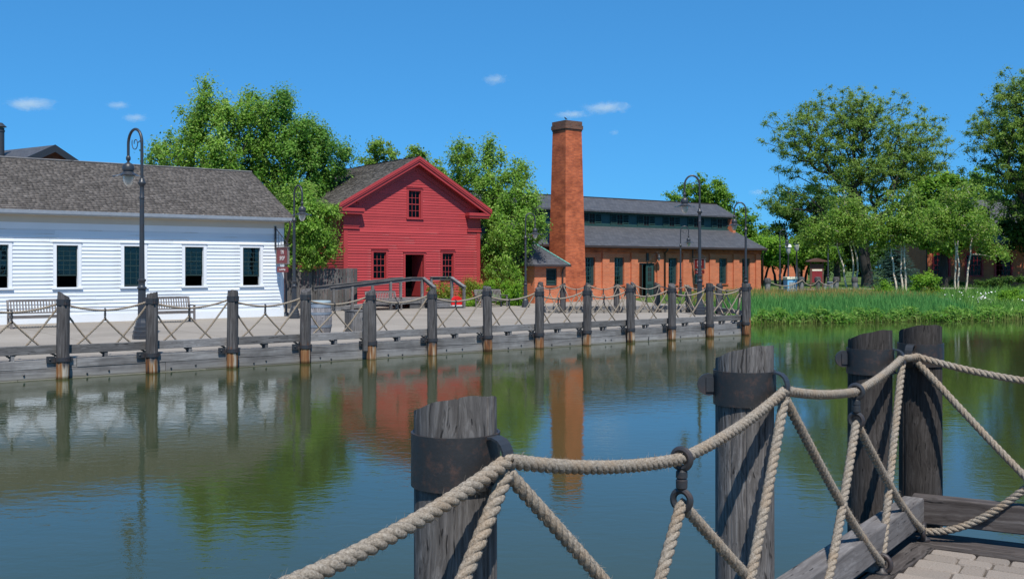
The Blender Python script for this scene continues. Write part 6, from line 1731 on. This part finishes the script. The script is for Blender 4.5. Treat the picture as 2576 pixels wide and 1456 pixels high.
blades('seeding_reeds', 'belt of rusty-headed reeds behind the green ones', 22000, (8.3, 18.5), (3.5, 9), (.6, 1.05), .010, .3, M['reed'], dens=lambda X, Y: np.clip(1.2 - np.maximum(0, X - 15.5) * .35, .1, 1))
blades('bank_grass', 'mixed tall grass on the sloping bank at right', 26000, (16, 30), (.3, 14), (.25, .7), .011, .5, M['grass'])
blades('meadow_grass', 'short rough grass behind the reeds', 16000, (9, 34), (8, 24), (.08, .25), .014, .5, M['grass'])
# broad-leaved water plants at the water line
n = 15000; X = RNG.uniform(8.2, 22, n); Yq = shore(X) + np.abs(RNG.normal(0, .9, n)) - .2 + .35 * np.sin(X * 2.1) * np.sin(X * .8 + 1); Zq = RNG.uniform(.02, 1, n) ** 1.3 * (.42 + .1 * np.sin(X * 3.3) + .1 * np.sin(X * 7.9 + 2))
v, f = leaf_quads(np.stack([X, Yq, Zq], -1), unit(RNG.normal(size=(n, 3)) * .6 + np.array([.2, -.5, .8])), RNG.uniform(.08, .26, n), .3, .08)
v[:, 2] = np.maximum(v[:, 2], -.02); o = obj('water_plants', fast_mesh('water_plants', v, f, LEAF['poplar_dark'], {'rnd': np.repeat(RNG.beta(2, 2, n), 4)})); tag(o, 'broad-leaved water plants fringing the reeds at the water line', 'plants', None, 'stuff')
blades('water_stems', 'thin yellow-green stems standing in the water before the reeds', 2600, (8.3, 27), (-.45, .5), (.1, .4), .008, .35, m_reed('yellow_stem', (.1, .12, .03), (.2, .24, .06), (.3, .33, .12)), .25)
# white flower heads
n = 110; cx = RNG.choice([16.9, 17.6, 18.4, 21.3, 22.0, 23.6, 24.3], n); X = cx + RNG.normal(0, .35, n); Yq = shore(X) + RNG.uniform(5, 10, n); Zq = np.maximum(land_h(X, Yq), 0) + RNG.uniform(.35, .6, n)
v, f = leaf_quads(np.stack([X, Yq, Zq], -1), unit(RNG.normal(size=(n, 3)) * .4 + np.array([0, -.5, .8])), RNG.uniform(.05, .11, n), .9, .05)
o = obj('white_flowers', fast_mesh('white_flowers', v, f, M['petal'])); tag(o, 'scattered white flower heads on the bank at right', 'flowers', None, 'stuff')

# ================================================================== CLOUDS
def m_cloud():
    t = NT('cloud_vapour'); tc = t.n('TexCoord'); g = t.coord((1, 1, 1))
    n = t.math('MULTIPLY', t.noise(t.coord((.05, .05, .09)), 1.0, 8, .7, .8), 1.9)
    ln = t.n('VectorMath', operation='LENGTH'); mp = t.n('Mapping'); t.link(tc.outputs['Generated'], mp.inputs[0]); mp.inputs['Location'].default_value = (-1, -1, -1); mp.inputs['Scale'].default_value = (2, 2, 2); t.link(mp.outputs[0], ln.inputs[0])
    d = t.math('SUBTRACT', t.math('SUBTRACT', n, .22), ln.outputs['Value']); d = t.math('MULTIPLY', t.math('MAXIMUM', d, 0.0), .04)
    v = t.n('VolumePrincipled'); v.inputs['Color'].default_value = (.97, .97, .97, 1); v.inputs['Anisotropy'].default_value = -.3; t.link(d, v.inputs['Density']); t.link(v.outputs[0], t.out.inputs['Volume']); return t.m
MC = m_cloud()
for x, y, rx, ry, lb in [(1247, 199, 44, 20, 'small white wisp of cloud high over the red house'), (1525, 271, 80, 20, 'longest white cloud streak right of the chimney top'), (1440, 288, 60, 14, 'thin cloud streak just behind the chimney top'),
                         (300, 264, 42, 14, 'small white cloud left of the tallest tree top'), (342, 296, 46, 15, 'faint grey cloud just above the near lamp'), (75, 262, 84, 22, 'broad white cloud at the far left'), (1546, 333, 20, 10, 'tiny puff of cloud under the long streak'), (1908, 483, 30, 12, 'tiny low cloud beside the big locust')]:
    D = 1600.0; c = at(x, y, D); k = D / FP; t_ = tag(MB().lathe([(.02, -1), (.5, -.86), (.86, -.5), (1, 0), (.86, .5), (.5, .86), (.02, 1)], 16).build('cloud', MC, None, True), lb, 'cloud', 'small clouds')
    t_.location = c; t_.scale = (rx * k, rx * k * .7, ry * k)
    me = t_.data; S = Matrix.Diagonal((rx * k, rx * k * .7, ry * k, 1)); me.transform(S); t_.scale = (1, 1, 1)
